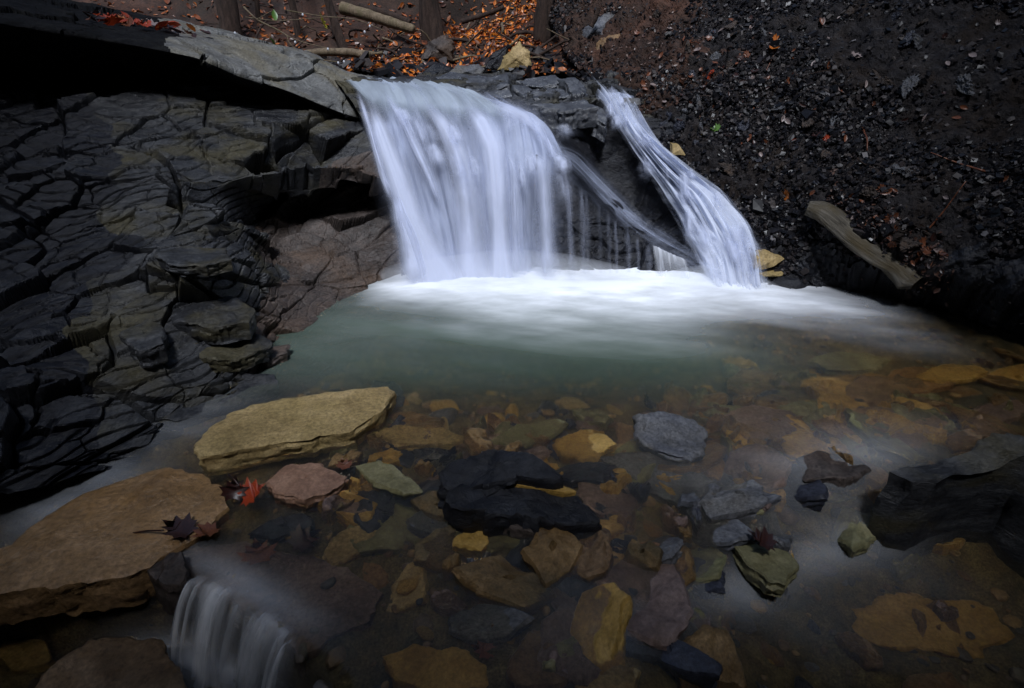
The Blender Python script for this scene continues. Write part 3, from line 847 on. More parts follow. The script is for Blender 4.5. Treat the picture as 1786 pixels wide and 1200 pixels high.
for k in range(22):
    x0 = rl.uniform(690, 985); y0 = rl.uniform(178, 300)
    if y0 < 165 + (x0 - 690) * 0.10: y0 += 30
    if x0 > 900 and y0 < 215: y0 += 60
    ln_, wd = rl.uniform(35, 95), rl.uniform(8, 22)
    lean = np.interp(x0, [690, 800, 880, 985], [0.38, 0.25, 0.10, 0.25])
    cols_ = []
    for w_ in (-1.8, -0.9, 0, 0.9, 1.8):
        bl = 1 - (w_ / 1.8) ** 2
        cols_.append([(x0 + w_ * wd * (0.6 + 0.6 * q) + lean * ln_ * q, y0 - 6 * bl + ln_ * q, rockY(x0 + w_ * wd + lean * ln_ * q, y0 + ln_ * q) - 0.15 - 0.035 * bl * math.sin(0.5 + 2.3 * q)) for q in (0, .2, .45, .7, 1.0)])
    o = sheet("water_lobe", cols_, 30, 22, FMS, 0, lambda u, v, d=rl.uniform(0.3, 0.85): d * np.exp(-((u - 0.5) / 0.22) ** 2) * sstep(0, 0.25, v) * sstep(1.0, 0.45, v), None, 0.014, 500 + k)
    unparent_fix(o, wf)
for k, (ln, dn_) in enumerate(STR):
    arr = np.array(ln, float)
    tg_ = np.gradient(arr[:, :2], axis=0); tg_ /= np.linalg.norm(tg_, axis=1, keepdims=True)
    nx_ = np.stack([tg_[:, 1], -tg_[:, 0]], 1)
    cols_ = []
    for w_ in (-1.9, -0.9, 0, 0.9, 1.9):
        pc = arr[:, :2] + nx_ * (arr[:, 2:3] * w_)
        cols_.append([(q[0], q[1], rockY(q[0], q[1]) - 0.13 - 0.05 * (1 - (w_ / 1.9) ** 2)) for q in pc])
    o = sheet("water_strand", cols_, 110, 30, FMS, 0, lambda u, v, d=dn_: d * np.exp(-((u - 0.5) / 0.22) ** 2) * sstep(0, 0.22, v) * (1 if len(ln) > 5 else sstep(1.0, 0.8, v) * 0.999 + 0.001), None, 0.012, 200 + k)
    unparent_fix(o, wf)

# the thin slide along the edge of the black slab, joined to the main fall
SLIDE = [
    [(905, 272), (968, 300), (1020, 350), (1072, 402), (1120, 436), (1168, 462), (1205, 492)],
    [(930, 262), (985, 285), (1035, 335), (1085, 385), (1130, 418), (1175, 442), (1215, 470)],
    [(945, 256), (1000, 272), (1052, 325), (1100, 372), (1148, 408), (1195, 436), (1240, 468)],
    [(955, 250), (1012, 262), (1066, 312), (1116, 360), (1162, 398), (1208, 430), (1262, 466)],
]
o = sheet("side_slide", SLIDE, 110, 40, fall_mat("sliding_water", 5, 3.5, 0.3, 0.75, 0.8, colr=WC, seed=4.0, lump=0.8), 0.09,
          lambda u, v: (0.22 * sstep(0, 0.4, u) + 0.5 * np.exp(-((u - 0.60) / 0.22) ** 2)) * sstep(1, 0.6, u) * sstep(0, 0.10, v) * (0.9 - 0.35 * v), None, 0.014, 31)
unparent_fix(o, wf)
# faint threads running down the rock under the slide
rdp = random.Random(23)
for k in range(9):
    x0 = 1012 + 17 * k + rdp.uniform(-6, 6)
    y0 = np.interp(x0, [985, 1035, 1085, 1130, 1175], [292, 342, 392, 424, 448])
    w0 = rdp.uniform(5, 11)
    cols_ = [[(x0 + w_ * w0 + 3 * q, y0 + (488 - y0) * q) for q in (0, .33, .66, 1.0)] for w_ in (-1.5, -.7, 0, .7, 1.5)]
    o = sheet("wall_thread", cols_, 30, 14, FMS, 0.05, lambda u, v, d=rdp.uniform(0.12, 0.32): d * np.exp(-((u - 0.5) / 0.22) ** 2) * sstep(0, 0.15, v), None, 0.008, 350 + k)
    unparent_fix(o, wf)
# drips off the slide to the pool
DR = [
    [(1135, 425), (1138, 450), (1142, 492)],
    [(1165, 440), (1168, 460), (1172, 494)],
    [(1200, 455), (1208, 470), (1216, 496)],
]
o = sheet("drip_curtain", DR, 40, 40, fall_mat("drip_water", 9, 0.8, 0.45, 0.75, 0.5, seed=7.0), 0.10,
          lambda u, v: edgefade(u, 0.2, 0.2) * (1 - 0.5 * v), None, 0.006, 41)
unparent_fix(o, wf)

cs = link("cascade", None, None, loc=(1.3, 4.2, 0))
tag(cs, "narrow tumbling white cascade beside the gravel bank, right of the black slab", "cascade")
CASC = [
    [(1012, 134), (1045, 172), (1075, 225), (1105, 272), (1140, 318), (1165, 365), (1192, 415), (1215, 455), (1232, 505)],
    [(1022, 132), (1056, 168), (1090, 222), (1124, 268), (1162, 312), (1195, 358), (1222, 408), (1245, 452), (1258, 508)],
    [(1034, 132), (1070, 165), (1102, 218), (1138, 262), (1180, 304), (1222, 348), (1256, 400), (1278, 450), (1290, 510)],
    [(1048, 134), (1086, 168), (1114, 214), (1150, 258), (1198, 300), (1248, 340), (1288, 395), (1308, 448), (1318, 508)],
    [(1060, 138), (1104, 172), (1126, 214), (1160, 256), (1212, 300), (1272, 344), (1312, 398), (1332, 448), (1340, 500)],
]


def d_casc(u, v):
    d = edgefade(u, 0.18, 0.18) * sstep(0.02, 0.16, v) * (0.65 + 0.35 * sstep(0.2, 0.5, v))
    return d * (0.9 + 0.1 * vnoise(u * 5, v * 9, 0 * u, 2))


for k, (off, mt, f, nm) in enumerate(((0.08, FM3, 0.95, "tumbling_veil"), (0.12, fall_mat("cascade_threads", 4, 9, 0.40, 0.75, 0.8, colr=(0.70, 0.75, 0.88), seed=12.0, lump=1.0), 0.6, "tumbling_veil"))):
    o = sheet(nm, CASC, 170, 70, mt, off, lambda u, v, f=f: d_casc(u, v) * f, None, 0.05, 51 + k)
    unparent_fix(o, cs)
rc = random.Random(14)
for k in range(24):
    v0 = 0.10 + 0.80 * k / 23 + rc.uniform(-.02, .02)
    u0 = rc.uniform(0.08, 0.92)
    def at_uv(uu, vv):
        ci = uu * (len(CASC) - 1); c0 = min(len(CASC) - 2, int(ci)); f = ci - c0
        rws = np.array(CASC, float)
        ri = min(max(vv, 0), 0.999) * (rws.shape[1] - 1); r0 = int(ri); g = ri - r0
        e0 = rws[c0, r0] * (1 - g) + rws[c0, r0 + 1] * g
        e1x = rws[c0 + 1, r0] * (1 - g) + rws[c0 + 1, r0 + 1] * g
        return e0 * (1 - f) + e1x * f
    p0 = at_uv(u0, v0)
    ln_ = (18 + 55 * v0) * rc.uniform(0.5, 1.6)
    wd = (5 + 20 * v0) * rc.uniform(0.5, 1.5)
    dx_ = rc.uniform(-.1, .45) * ln_
    cols_ = []
    for w_ in (-1.8, -0.9, 0, 0.9, 1.8):
        bulge = (1 - (w_ / 1.8) ** 2)
        cols_.append([(p0[0] + w_ * wd + dx_ * q, p0[1] - 8 * bulge + 6 * abs(w_) + ln_ * q,
                       rockY(p0[0] + w_ * wd + dx_ * q, p0[1] + ln_ * q) - 0.12 - 0.03 * bulge * math.sin(0.6 + 2.2 * q)) for q in (0, .2, .45, .7, 1.0)])
    o = sheet("froth_lobe", cols_, 30, 22, FMS, 0, lambda u, v, d=rc.uniform(0.4, 0.9): d * np.exp(-((u - 0.5) / 0.22) ** 2) * sstep(0, 0.3, v) * sstep(1.0, 0.55, v), None, 0.012, 300 + k)
    unparent_fix(o, cs)
UP = [
    [(1062, 160), (1066, 185), (1070, 225)],
    [(1085, 162), (1088, 188), (1088, 222)],
    [(1108, 168), (1108, 190), (1104, 216)],
]
o = sheet("upper_spout", UP, 30, 30, FM2, 0.12, lambda u, v: edgefade(u, 0.25, 0.25) * 0.7 * (1 - 0.5 * v), None, 0.006, 61)
unparent_fix(o, cs)

# spray hanging over the foot of the falls
def ellipsoid(c, r, seed):
    b_ = bmesh.new(); bmesh.ops.create_icosphere(b_, subdivisions=4, radius=1.0)
    for q in b_.verts:
        n_ = float(vnoise(np.array(q.co.x * 2.0), np.array(q.co.y * 2.0), np.array(q.co.z * 2.0), seed))
        q.co = Vector((q.co.x * r[0], q.co.y * r[1], q.co.z * r[2])) * (1 + 0.12 * n_)
    me = bpy.data.meshes.new("spray"); b_.to_mesh(me); b_.free()
    o = link("spray", me, SPR, None, c)
    return tag(o, kind="stuff")
SPR, nt, out = new_mat("spray")
pv = nd(nt, "ShaderNodeVolumePrincipled", {"Color": (0.97, 0.98, 1.0, 1), "Density": 1.8, "Anisotropy": 0.2})
nt.links.new(pv.outputs[0], out.inputs["Volume"])
ellipsoid((-0.05, 3.86, 0.03), (0.95, 0.27, 0.22), 3)
ellipsoid((1.45, 3.78, 0.02), (0.42, 0.24, 0.14), 5)

# little cascade over the brown slab at the lower left
def zpt(px, py, z):
    q = PZ(px, py, z)
    return (px, py, q[1])
LIP = [(312, 1008), (350, 1022), (392, 1036), (430, 1058), (468, 1086), (500, 1116), (520, 1146)]
MINI = []
for i, (a_, b_) in enumerate(LIP):
    dxy = np.array([-0.06, -0.09])
    top_in = PZ(a_ + 22, b_ - 16, -0.002)
    lip = PZ(a_, b_, -0.012)
    pts = [top_in, lip]
    for q, zz in ((0.35, -0.07), (0.7, -0.17), (0.95, -0.27), (1.15, -0.33)):
        pts.append(np.array([lip[0] + dxy[0] * q, lip[1] + dxy[1] * q, zz]))
    MINI.append(pts)


def sheet3(name, cols, n, m, mat, dens, seed, wob):
    c = np.array([cr(np.array(a), n) for a in cols]).transpose(1, 0, 2)
    g = cr(c.transpose(1, 0, 2), m).transpose(1, 0, 2)
    u = np.linspace(0, 1, m)[None, :] + np.zeros((n, 1)); v = np.linspace(0, 1, n)[:, None] + np.zeros((1, m))
    g = g + normals(g) * (fbm(u * 18, v * 1.5, 0 * u, 3, seed) * wob)[..., None]
    me = mesh_np(name, g.reshape(-1, 3), grid_quads(n, m), smooth=True)
    uvl = me.uv_layers.new(name="flow")
    li = np.zeros(len(me.loops), np.int32); me.loops.foreach_get("vertex_index", li)
    uvl.data.foreach_set("uv", np.stack([u.ravel()[li], v.ravel()[li]], 1).astype(np.float32).ravel())
    at = me.attributes.new("veil", 'FLOAT', 'POINT')
    at.data.foreach_set("value", np.clip(dens(u, v), 0, 1).ravel().astype(np.float32))
    return link(name, me, mat)


sc_root = link("small_cascade", None, None, loc=PZ(420, 1060, -0.3))
tag(sc_root, "little veil of water spilling off the brown slab at the lower left", "cascade")
o = sheet3("spill_veil", MINI, 60, 120, FM4, lambda u, v: edgefade(u, 0.25, 0.10) * sstep(0.02, 0.2, v) * (0.62 - 0.2 * v) * (0.8 + 0.5 * vnoise(u * 7, v * 1.5, 0 * u, 4)), 71, 0.012)
unparent_fix(o, sc_root)
mlip = cr(np.array([np.array(q) for q in MINI]), 60)        # (60, 6, 3)
rm = random.Random(3)
for k, u0 in enumerate((0.14, 0.20, 0.33, 0.37, 0.50, 0.62, 0.66, 0.72, 0.84, 0.90)):
    wd = rm.choice((0.02, 0.03, 0.06, 0.085))
    cols_ = []
    for w_ in (-1, -.5, 0, .5, 1):
        uu = min(0.999, max(0, u0 + w_ * wd)) * 59
        i0 = int(uu); f = uu - i0
        ln_ = mlip[i0] * (1 - f) + mlip[min(59, i0 + 1)] * f
        ln_ = ln_ + np.array([-0.10 - 0.02 * k / 9, -0.10, 0.15])[None] * 0.12 * (1 - w_ * w_) + np.linspace(0, 1, 6)[:, None] * np.array([w_ * 0.02 - 0.03, w_ * -0.012, 0])
        cols_.append(list(ln_))
    o = sheet3("spill_strand", cols_, 50, 20, FMW, lambda u, v, d=rm.uniform(0.45, 0.95): d * np.exp(-((u - 0.5) / 0.24) ** 2) * sstep(0, 0.3, v) * (1 - 0.35 * v), 400 + k, 0.006)
    unparent_fix(o, sc_root)


# ------------------------------------------------------------------ stones
def slab_mesh(name, W3, th, seed, lump=0.006, jag=0.010, undercut=0.12, layers=5):
    """W3: (k,3) outline of the top face in world space -> closed slab mesh with origin at its base centre"""
    W3 = np.asarray(W3, float)
    # resample outline
    q = np.vstack([W3, W3[:1]])
    L = np.concatenate([[0], np.cumsum(np.linalg.norm(np.diff(q, axis=0), axis=1))])
    K = 110
    tt = np.linspace(0, L[-1], K, endpoint=False)
    o = np.stack([np.interp(tt, L, q[:, i]) for i in range(3)], 1)
    for _ in range(0):
        o = 0.25 * np.roll(o, 1, 0) + 0.5 * o + 0.25 * np.roll(o, -1, 0)
    c = o.mean(0)
    r = o - c
    rl = np.linalg.norm(r[:, :2], axis=1, keepdims=True)
    dirn = r / (rl + 1e-6)
    dirn[:, 2] = 0
    size = float(np.median(rl))
    jg = fbm(o[:, 0] * 14, o[:, 1] * 14, 0 * tt, 5, seed, 0.65) * jag * min(1, size / 0.15) * 1.2
    o = o + dirn * jg[:, None]
    r = o - c
    rings = []
    nr = 12
    for k in range(1, nr + 1):
        f = (k / nr) ** 0.8
        pt = c + r * f
        hgt = fbm(pt[:, 0] * 5, pt[:, 1] * 5, 0 * tt, 4, seed + 3) * lump * 2
        step = sstep(0.0, 0.08, fbm(pt[:, 0] * 3, pt[:, 1] * 3, 0 * tt + 4, 3, seed + 4)) * lump
        pt[:, 2] += hgt + step - (0.3 * lump + 0.004) * (f > 0.96)
        rings.append(pt)
    nl = layers * 2
    for k in range(1, nl + 1):
        f = k / nl
        lay = np.floor(f * layers)
        ins = fbm(o[:, 0] * 12, o[:, 1] * 12, 0 * tt + lay * 3.1, 4, seed + 7, 0.65) * jag * 1.1 * min(1, size / 0.12) - undercut * f * size * 0.6
        pt = o + dirn * ins[:, None]
        pt[:, 2] = rings[nr - 1][:, 2] - f * th
        rings.append(pt)
    n_r = len(rings)
    V = [c + np.array([0, 0, lump * 0.5])] + [v for rg in rings for v in rg]
    base = c.copy(); base[2] = c[2] - th
    V.append(base)
    V = np.array(V)
    tr = [(0, 1 + i, 1 + (i + 1) % K) for i in range(K)]
    qd = []
    for a in range(n_r - 1):
        b0, b1 = 1 + a * K, 1 + (a + 1) * K
        for i in range(K):
            j = (i + 1) % K
            qd.append((b0 + i, b1 + i, b1 + j, b0 + j))
    lb = 1 + (n_r - 1) * K
    tr += [(len(V) - 1, lb + (i + 1) % K, lb + i) for i in range(K)]
    org = np.array([c[0], c[1], c[2] - th])
    me = mesh_np(name, V - org, qd, tr)
    bm = bmesh.new(); bm.from_mesh(me); bmesh.ops.recalc_face_normals(bm, faces=bm.faces)
    for e in bm.edges:
        if len(e.link_faces) == 2 and e.calc_face_angle(0) > R(38):
            e.smooth = False
    for f in bm.faces: f.smooth = True
    bm.to_mesh(me); bm.free()
    return me, org


def plane_out(pix, z, gx=0.0, gy=0.0):
    """outline pixels on a tilted plane through height z at the outline's middle"""
    pix = np.array(pix, float)
    cpx = pix.mean(0)
    c = PZ(cpx[0], cpx[1], z)
    n = np.array([-gx, -gy, 1.0])
    out = []
    for a_, b_ in pix:
        d = rayd(a_, b_)
        tt = n.dot(c - np.array([0, 0, CAMZ])) / n.dot(d)
        out.append(np.array([0, 0, CAMZ]) + d * tt)
    return np.array(out)


_sd = [1000]


def stone(name, label, cat, pix, z, th, mat, gx=0.0, gy=0.0, group=None, parent=None, **kw):
    _sd[0] += 13
    me, org = slab_mesh(name, plane_out(pix, z, gx, gy), th, _sd[0], **kw)
    o = link(name, me, M[mat], None, org)
    if cat:
        tag(o, label, cat, group)
    if parent is not None:
        o.parent = parent
        o.matrix_parent_inverse = Matrix.Translation(parent.location).inverted()
    return o


def ell(cx, cy, rx, ry, rot=0, n=12, seed=0):
    rnd = random.Random(seed + int(cx) * 7 + int(cy))
    c, s_ = math.cos(R(rot)), math.sin(R(rot))
    o = []
    for i in range(n):
        a = 2 * math.pi * i / n + rnd.uniform(-.12, .12)
        k = rnd.uniform(0.84, 1.12)
        x, y = rx * k * math.cos(a), ry * k * math.sin(a)
        o.append((cx + x * c - y * s_, cy + x * s_ + y * c))
    return o


S = stone
S("flat_slab", "large flat tan sandstone slab rising from the pool's near edge", "slab",
  [(395, 722), (430, 702), (560, 686), (676, 672), (685, 680), (662, 716), (604, 752), (540, 764), (470, 775), (350, 797), (335, 788), (352, 760)], 0.07, 0.11, 'tan', lump=0.004, undercut=0.05)
S("stream_slab", "broad brown slab half under water along the left edge of the stream", "slab",
  [(-160, 1010), (18, 955), (80, 898), (200, 836), (290, 818), (345, 823), (385, 850), (395, 885), (340, 935), (300, 962), (262, 985), (225, 1003), (120, 1020), (18, 1034), (-160, 1070)], 0.0, 0.15, 'umber', lump=0.006, undercut=0.1)
S("spill_slab", "mauve brown slab that the little cascade spills over", "slab",
  [(288, 968), (340, 955), (430, 948), (520, 972), (610, 995), (665, 1040), (640, 1090), (560, 1122), (520, 1142), (498, 1114), (466, 1084), (428, 1056), (388, 1034), (318, 1008)], -0.05, 0.16, 'mauve', lump=0.006, undercut=0.05)
S("corner_stone", "knobbly wet brown stone at the corner of the little cascade", "stone",
  [(252, 985), (285, 962), (322, 972), (330, 1000), (318, 1022), (280, 1020), (258, 1005)], 0.0, 0.16, 'brownrock', lump=0.016)
S("river_stone", "flat reddish stone beside the red leaf, below the tan slab", "stone",
  [(458, 842), (495, 814), (545, 808), (602, 832), (590, 846), (552, 866), (530, 872), (480, 858)], 0.03, 0.07, 'red', lump=0.008)
S("river_stone", "narrow olive stone pointing right, between the red stone and the black rock", "stone",
  [(622, 812), (660, 803), (700, 820), (742, 857), (705, 864), (660, 846), (632, 830)], 0.005, 0.07, 'olive', lump=0.006)

# black layered rock in the middle of the stream
br = link("black_boulder", None, None, loc=PZ(900, 900, 0))
tag(br, "jagged black layered rock in mid stream with one ochre strip", "boulder")
br_z = 0.0
S("upper_layer", None, None, [(764, 822), (785, 800), (830, 788), (880, 787), (935, 797), (975, 828), (940, 838), (880, 840), (800, 848), (768, 842)], 0.15, 0.14, 'dark', 0.05, 0.30, parent=br, lump=0.012, jag=0.016, undercut=0.0)
S("lower_layer", None, None, [(775, 862), (800, 848), (880, 842), (960, 846), (1010, 858), (1040, 890), (1035, 905), (960, 912), (870, 898), (800, 888)], 0.085, 0.16, 'dark', -0.10, 0.12, parent=br, lump=0.012, jag=0.016, undercut=0.0)
o = S("ochre_layer", "thin ochre strip along the black rock's ledge", None, [(880, 838), (910, 836), (960, 840), (1006, 856), (985, 860), (930, 852), (884, 846)], 0.105, 0.02, 'ochre', -0.12, 0.1, parent=br, lump=0.002, jag=0.004)
S("river_stone", "low brown stone tucked under the front of the black layered rock", "stone",
  [(800, 885), (850, 888), (905, 898), (955, 915), (950, 932), (900, 928), (845, 912), (805, 900)], 0.02, 0.08, 'brownrock', lump=0.008)

# other named stones of the near stream: (label, outline, top height, thickness, material)
NEAR = [
    ("rounded grey stone just left of the black layered rock", ell(756, 910, 46, 20, 8), 0.0, 0.07, 'grey'),
    ("small yellow brown stone in front of the black layered rock", ell(825, 945, 34, 20, 0), -0.01, 0.07, 'ochre'),
    ("pale tan stone under water left of centre, shaped like a wedge", [(565, 975), (590, 935), (640, 915), (660, 925), (655, 950), (610, 978), (580, 990)], -0.05, 0.05, 'tan'),
    ("rounded ochre stone under shallow water beyond the black rock", ell(1018, 776, 52, 26, 0), -0.01, 0.08, 'ochre'),
    ("grey angular slab standing proud at the pool's edge, dark in front", [(1106, 730), (1140, 722), (1200, 728), (1235, 750), (1232, 785), (1180, 792), (1140, 775), (1108, 752)], 0.03, 0.10, 'grey'),
    ("long grey slab under water right of the black layered rock", [(1045, 800), (1100, 792), (1180, 800), (1245, 840), (1240, 868), (1190, 878), (1120, 850)], -0.04, 0.06, 'grey'),
    ("mauve brown stone under water beside the long grey slab", [(1012, 850), (1050, 832), (1100, 832), (1122, 862), (1100, 900), (1050, 905), (1020, 885)], -0.05, 0.06, 'mauve'),
    ("wide flat tan slab under water at the bottom centre", [(742, 990), (800, 980), (900, 985), (962, 1000), (965, 1050), (900, 1056), (810, 1050), (748, 1062)], -0.10, 0.07, 'tan'),
    ("upright tan stone wedged left of the wide flat tan slab", [(676, 1072), (685, 1030), (712, 995), (742, 985), (748, 1030), (740, 1056), (700, 1075)], -0.08, 0.10, 'tan'),
    ("dark blue slate block below the wide flat tan slab", [(700, 1075), (750, 1058), (860, 1056), (915, 1062), (915, 1095), (880, 1118), (780, 1128), (715, 1118)], -0.11, 0.09, 'bluegrey'),
    ("golden brown rock at the bottom edge left of centre", [(668, 1145), (720, 1128), (790, 1132), (850, 1160), (862, 1200), (760, 1215), (690, 1190)], -0.05, 0.12, 'ochre'),
    ("tall orange brown rock at the bottom edge right of centre", [(884, 1178), (905, 1120), (930, 1100), (985, 1112), (1005, 1150), (985, 1200), (900, 1210)], -0.04, 0.14, 'brown'),
    ("pale rounded rock cut by the bottom edge beside the orange rock", [(992, 1168), (1010, 1142), (1060, 1150), (1115, 1178), (1110, 1215), (1010, 1215)], -0.04, 0.12, 'tan'),
    ("orange boulder glowing through dark water at the lower right", ell(1620, 1095, 140, 52, 5, 18), -0.325, 0.14, 'ochre'),
    ("flat brown slab at the bottom left corner below the dark basin", [(70, 1190), (160, 1122), (210, 1118), (285, 1124), (318, 1180), (330, 1230), (40, 1240)], -0.20, 0.14, 'brown'),
    ("pale grey rock at the foot of the little cascade", [(405, 1185), (425, 1162), (470, 1150), (510, 1165), (520, 1200), (420, 1215)], -0.22, 0.12, 'ledge'),
    ("grey slate in the small chute right of the spilling slab", [(528, 1085), (560, 1066), (625, 1072), (648, 1095), (615, 1112), (545, 1110)], -0.09, 0.14, 'grey'),
    ("broken tan corner rock at the left bottom edge under water", ell(45, 1140, 50, 26, -10), -0.34, 0.07, 'tan'),
    ("flat tan stone under water just right of the tan slab", [(648, 755), (700, 745), (770, 748), (810, 765), (790, 778), (700, 776)], -0.02, 0.05, 'tan'),
    ("olive brown flat stone under water beyond the black rock", [(855, 772), (905, 745), (960, 735), (992, 742), (960, 762), (900, 782)], -0.02, 0.05, 'olive'),
    ("mauve flat stone under water behind the black layered rock", ell(845, 772, 48, 16, -5), -0.03, 0.05, 'mauve'),
    ("brown block at the head of the right hand chute", [(1392, 800), (1425, 788), (1500, 798), (1520, 815), (1480, 835), (1410, 832)], -0.01, 0.08, 'brownrock'),
    ("long pale yellow stone lying under water before the chute", [(1358, 770), (1395, 755), (1460, 768), (1480, 790), (1420, 808), (1375, 795)], -0.03, 0.05, 'ochre'),
    ("brown tilted slab under the pool's right half", [(1262, 728), (1310, 710), (1380, 722), (1400, 745), (1360, 768), (1300, 775)], -0.05, 0.06, 'mauve'),
    ("olive slab leaning under the dark leaf at the right", [(1278, 955), (1310, 948), (1375, 960), (1398, 990), (1370, 1018), (1340, 1015), (1300, 985)], -0.13, 0.07, 'olive'),
    ("broad brown slab under water in the pool's far right", [(1420, 742), (1500, 715), (1600, 718), (1650, 745), (1600, 785), (1480, 790)], -0.06, 0.05, 'brown'),
    ("golden stone under water near the pool's right bank", ell(1660, 660, 60, 16, -4), -0.06, 0.05, 'ochre'),
    ("olive stone under water right of the foam", ell(1480, 640, 70, 16, 3), -0.08, 0.05, 'olive'),
    ("mauve slab sunk at the pool's far right edge", ell(1735, 725, 60, 18, -5), -0.05, 0.05, 'mauve'),
    ("grey slab sunk under the dim lower right water", ell(1210, 1000, 70, 28, 10), -0.16, 0.05, 'bluegrey'),
    ("reddish stone under water right of the black layered rock", ell(1120, 965, 50, 16, -8), -0.08, 0.04, 'red'),
    ("slate stone under water below the black layered rock", ell(1010, 975, 50, 26, 5), -0.08, 0.04, 'grey'),
    ("small orange pebble bright among the grey stones at right", ell(1262, 925, 19, 11, 0), -0.135, 0.04, 'ochre'),
    ("brown stone under water between spilling slab and chute", ell(640, 1010, 40, 22, 20), -0.09, 0.05, 'brown'),
    ("dim brown slab under water at the bottom right edge", ell(1400, 1130, 110, 34, 10), -0.36, 0.06, 'brown'),
    ("flat grey flake leaning in the water near the red stone", ell(605, 880, 45, 16, 12), -0.02, 0.05, 'mauve'),
    ("blue slate under water left of the wedge stone", ell(500, 925, 60, 18, -12), -0.05, 0.04, 'bluegrey'),
    ("dark slate under water right of the olive stone", ell(690, 880, 40, 18, 0), -0.03, 0.05, 'bluegrey'),
]
for lab, pix, z, th_, mt in NEAR:
    S("river_stone", lab, "stone", pix, z, th_, mt, lump=0.008 if th_ < 0.1 else 0.012)

S("slick_stone", "long glossy black stone at the bottom edge right of centre", "stone",
  [(1026, 1098), (1048, 1084), (1085, 1088), (1150, 1108), (1220, 1138), (1262, 1168), (1255, 1185), (1190, 1172), (1110, 1142), (1040, 1122)], -0.05, 0.13, 'bluegrey', lump=0.008)
S("bank_boulder", "big dark boulder at the right edge with a pale wet top", "boulder",
  [(1562, 815), (1600, 800), (1690, 782), (1768, 758), (1850, 735), (2000, 760), (2040, 830), (1900, 850), (1790, 800), (1740, 798), (1680, 815), (1640, 835), (1590, 832)], 0.18, 0.6, 'shale', 0.06, 0.18, lump=0.02, jag=0.02, undercut=-0.02)

# bedrock shelves awash between cliff and tan slab
S("sunken_shelf", "smooth grey shelf awash between the cliff and the tan slab", "slab",
  [(260, 720), (330, 680), (420, 655), (480, 655), (482, 672), (430, 690), (380, 712), (300, 735)], 0.01, 0.10, 'shale', -0.05, 0.05, lump=0.01)
# loose slabs lying on the cliff's foot
LOOSE = [
    ("grey block with a flat top low on the cliff by the pool", [(292, 545), (330, 522), (400, 515), (442, 540), (435, 560), (350, 568), (305, 560)], 0.30, 0.10, 'shale'),
    ("long cracked slab at the cliff's foot beside the pool corner", [(305, 600), (345, 580), (420, 575), (475, 590), (440, 612), (380, 630), (330, 618)], 0.16, 0.08, 'shale'),
    ("small brown rock at the waterline below the smooth rock", [(435, 622), (470, 605), (505, 605), (500, 618), (465, 632)], 0.04, 0.08, 'brownrock'),
    ("loose pale edged slab high in the rubble of the cliff", [(270, 445), (320, 430), (390, 432), (402, 455), (360, 466), (290, 462)], 0.55, 0.06, 'shale'),
    ("dark rounded block low in the rubble of the cliff", [(210, 590), (250, 560), (290, 575), (285, 600), (240, 612)], 0.30, 0.10, 'shale'),
]
for lab, pix, z, th_, mt in LOOSE:
    S("loose_slab", lab, "slab", pix, z, th_, mt, lump=0.01)

# stones along the top of the falls and by the cascade
FAR = [
    ("upright tan boulder like a tooth above the falls", [(868, 122), (880, 98), (905, 76), (922, 90), (928, 122)], 6.05, 0.14, 'tan'),
    ("dark boulder leaning against the tooth shaped tan boulder", [(845, 120), (858, 92), (885, 80), (880, 105), (868, 122)], 6.1, 0.14, 'dark'),
    ("long black slab lying in front of the tooth shaped boulder", [(890, 130), (900, 122), (968, 124), (970, 132), (930, 136)], 5.9, 0.10, 'dark'),
    ("grey slab leaning on the slope at the top right of the stream", [(1000, 78), (1020, 52), (1058, 22), (1078, 24), (1060, 58), (1020, 82)], 6.4, 0.10, 'grey'),
    ("brown boulder beside the leaning slab at the top", [(1036, 92), (1050, 66), (1085, 58), (1090, 84), (1062, 100)], 6.2, 0.16, 'brown'),
    ("brown boulder with dark face under the leaf slope", [(735, 104), (745, 72), (775, 62), (792, 82), (788, 106)], 7.0, 0.2, 'brownrock'),
    ("grey stone in the stream bed left of the tooth boulder", [(780, 128), (795, 116), (830, 114), (845, 122), (838, 134), (800, 136)], 6.1, 0.1, 'grey'),
    ("small dark stone at the far lip of the falls", [(660, 134), (680, 122), (715, 124), (720, 136), (690, 140)], 6.1, 0.1, 'dark'),
    ("dark stone under the orange leaf slope at the lip", [(735, 128), (755, 112), (785, 118), (788, 134), (755, 138)], 6.2, 0.1, 'dark'),
    ("tan flat chip lodged above the cascade's right side", [(1172, 270), (1174, 252), (1186, 254), (1198, 272)], 4.72, 0.03, 'tan'),
    ("tan plate jutting from the bank beside the cascade foot", [(1312, 468), (1318, 452), (1345, 446), (1372, 454), (1350, 464), (1330, 472)], 3.86, 0.06, 'tan'),
    ("thin tan plate below the larger plate at the cascade foot", [(1328, 480), (1345, 476), (1370, 475), (1366, 481), (1335, 484)], 3.84, 0.05, 'tan'),
    ("dark low stone at the waterline by the cascade foot", [(1340, 502), (1360, 486), (1400, 488), (1415, 506), (1380, 514)], 3.8, 0.1, 'dark'),
    ("rounded brown stone in the litter behind the driftwood", [(1562, 442), (1566, 426), (1582, 422), (1592, 434), (1584, 446)], 3.62, 0.06, 'tan'),
    ("reddish angular stone in the litter behind the driftwood", [(1538, 412), (1545, 394), (1566, 388), (1568, 406), (1552, 416)], 3.68, 0.06, 'red'),
    ("flat slate on top of the litter behind the driftwood", [(1545, 385), (1556, 374), (1582, 376), (1588, 388), (1562, 394)], 3.75, 0.03, 'grey'),
    ("grey slab on the ledge where the upper spout starts", [(1078, 180), (1085, 172), (1118, 172), (1120, 182), (1095, 188)], 5.1, 0.06, 'grey'),
]


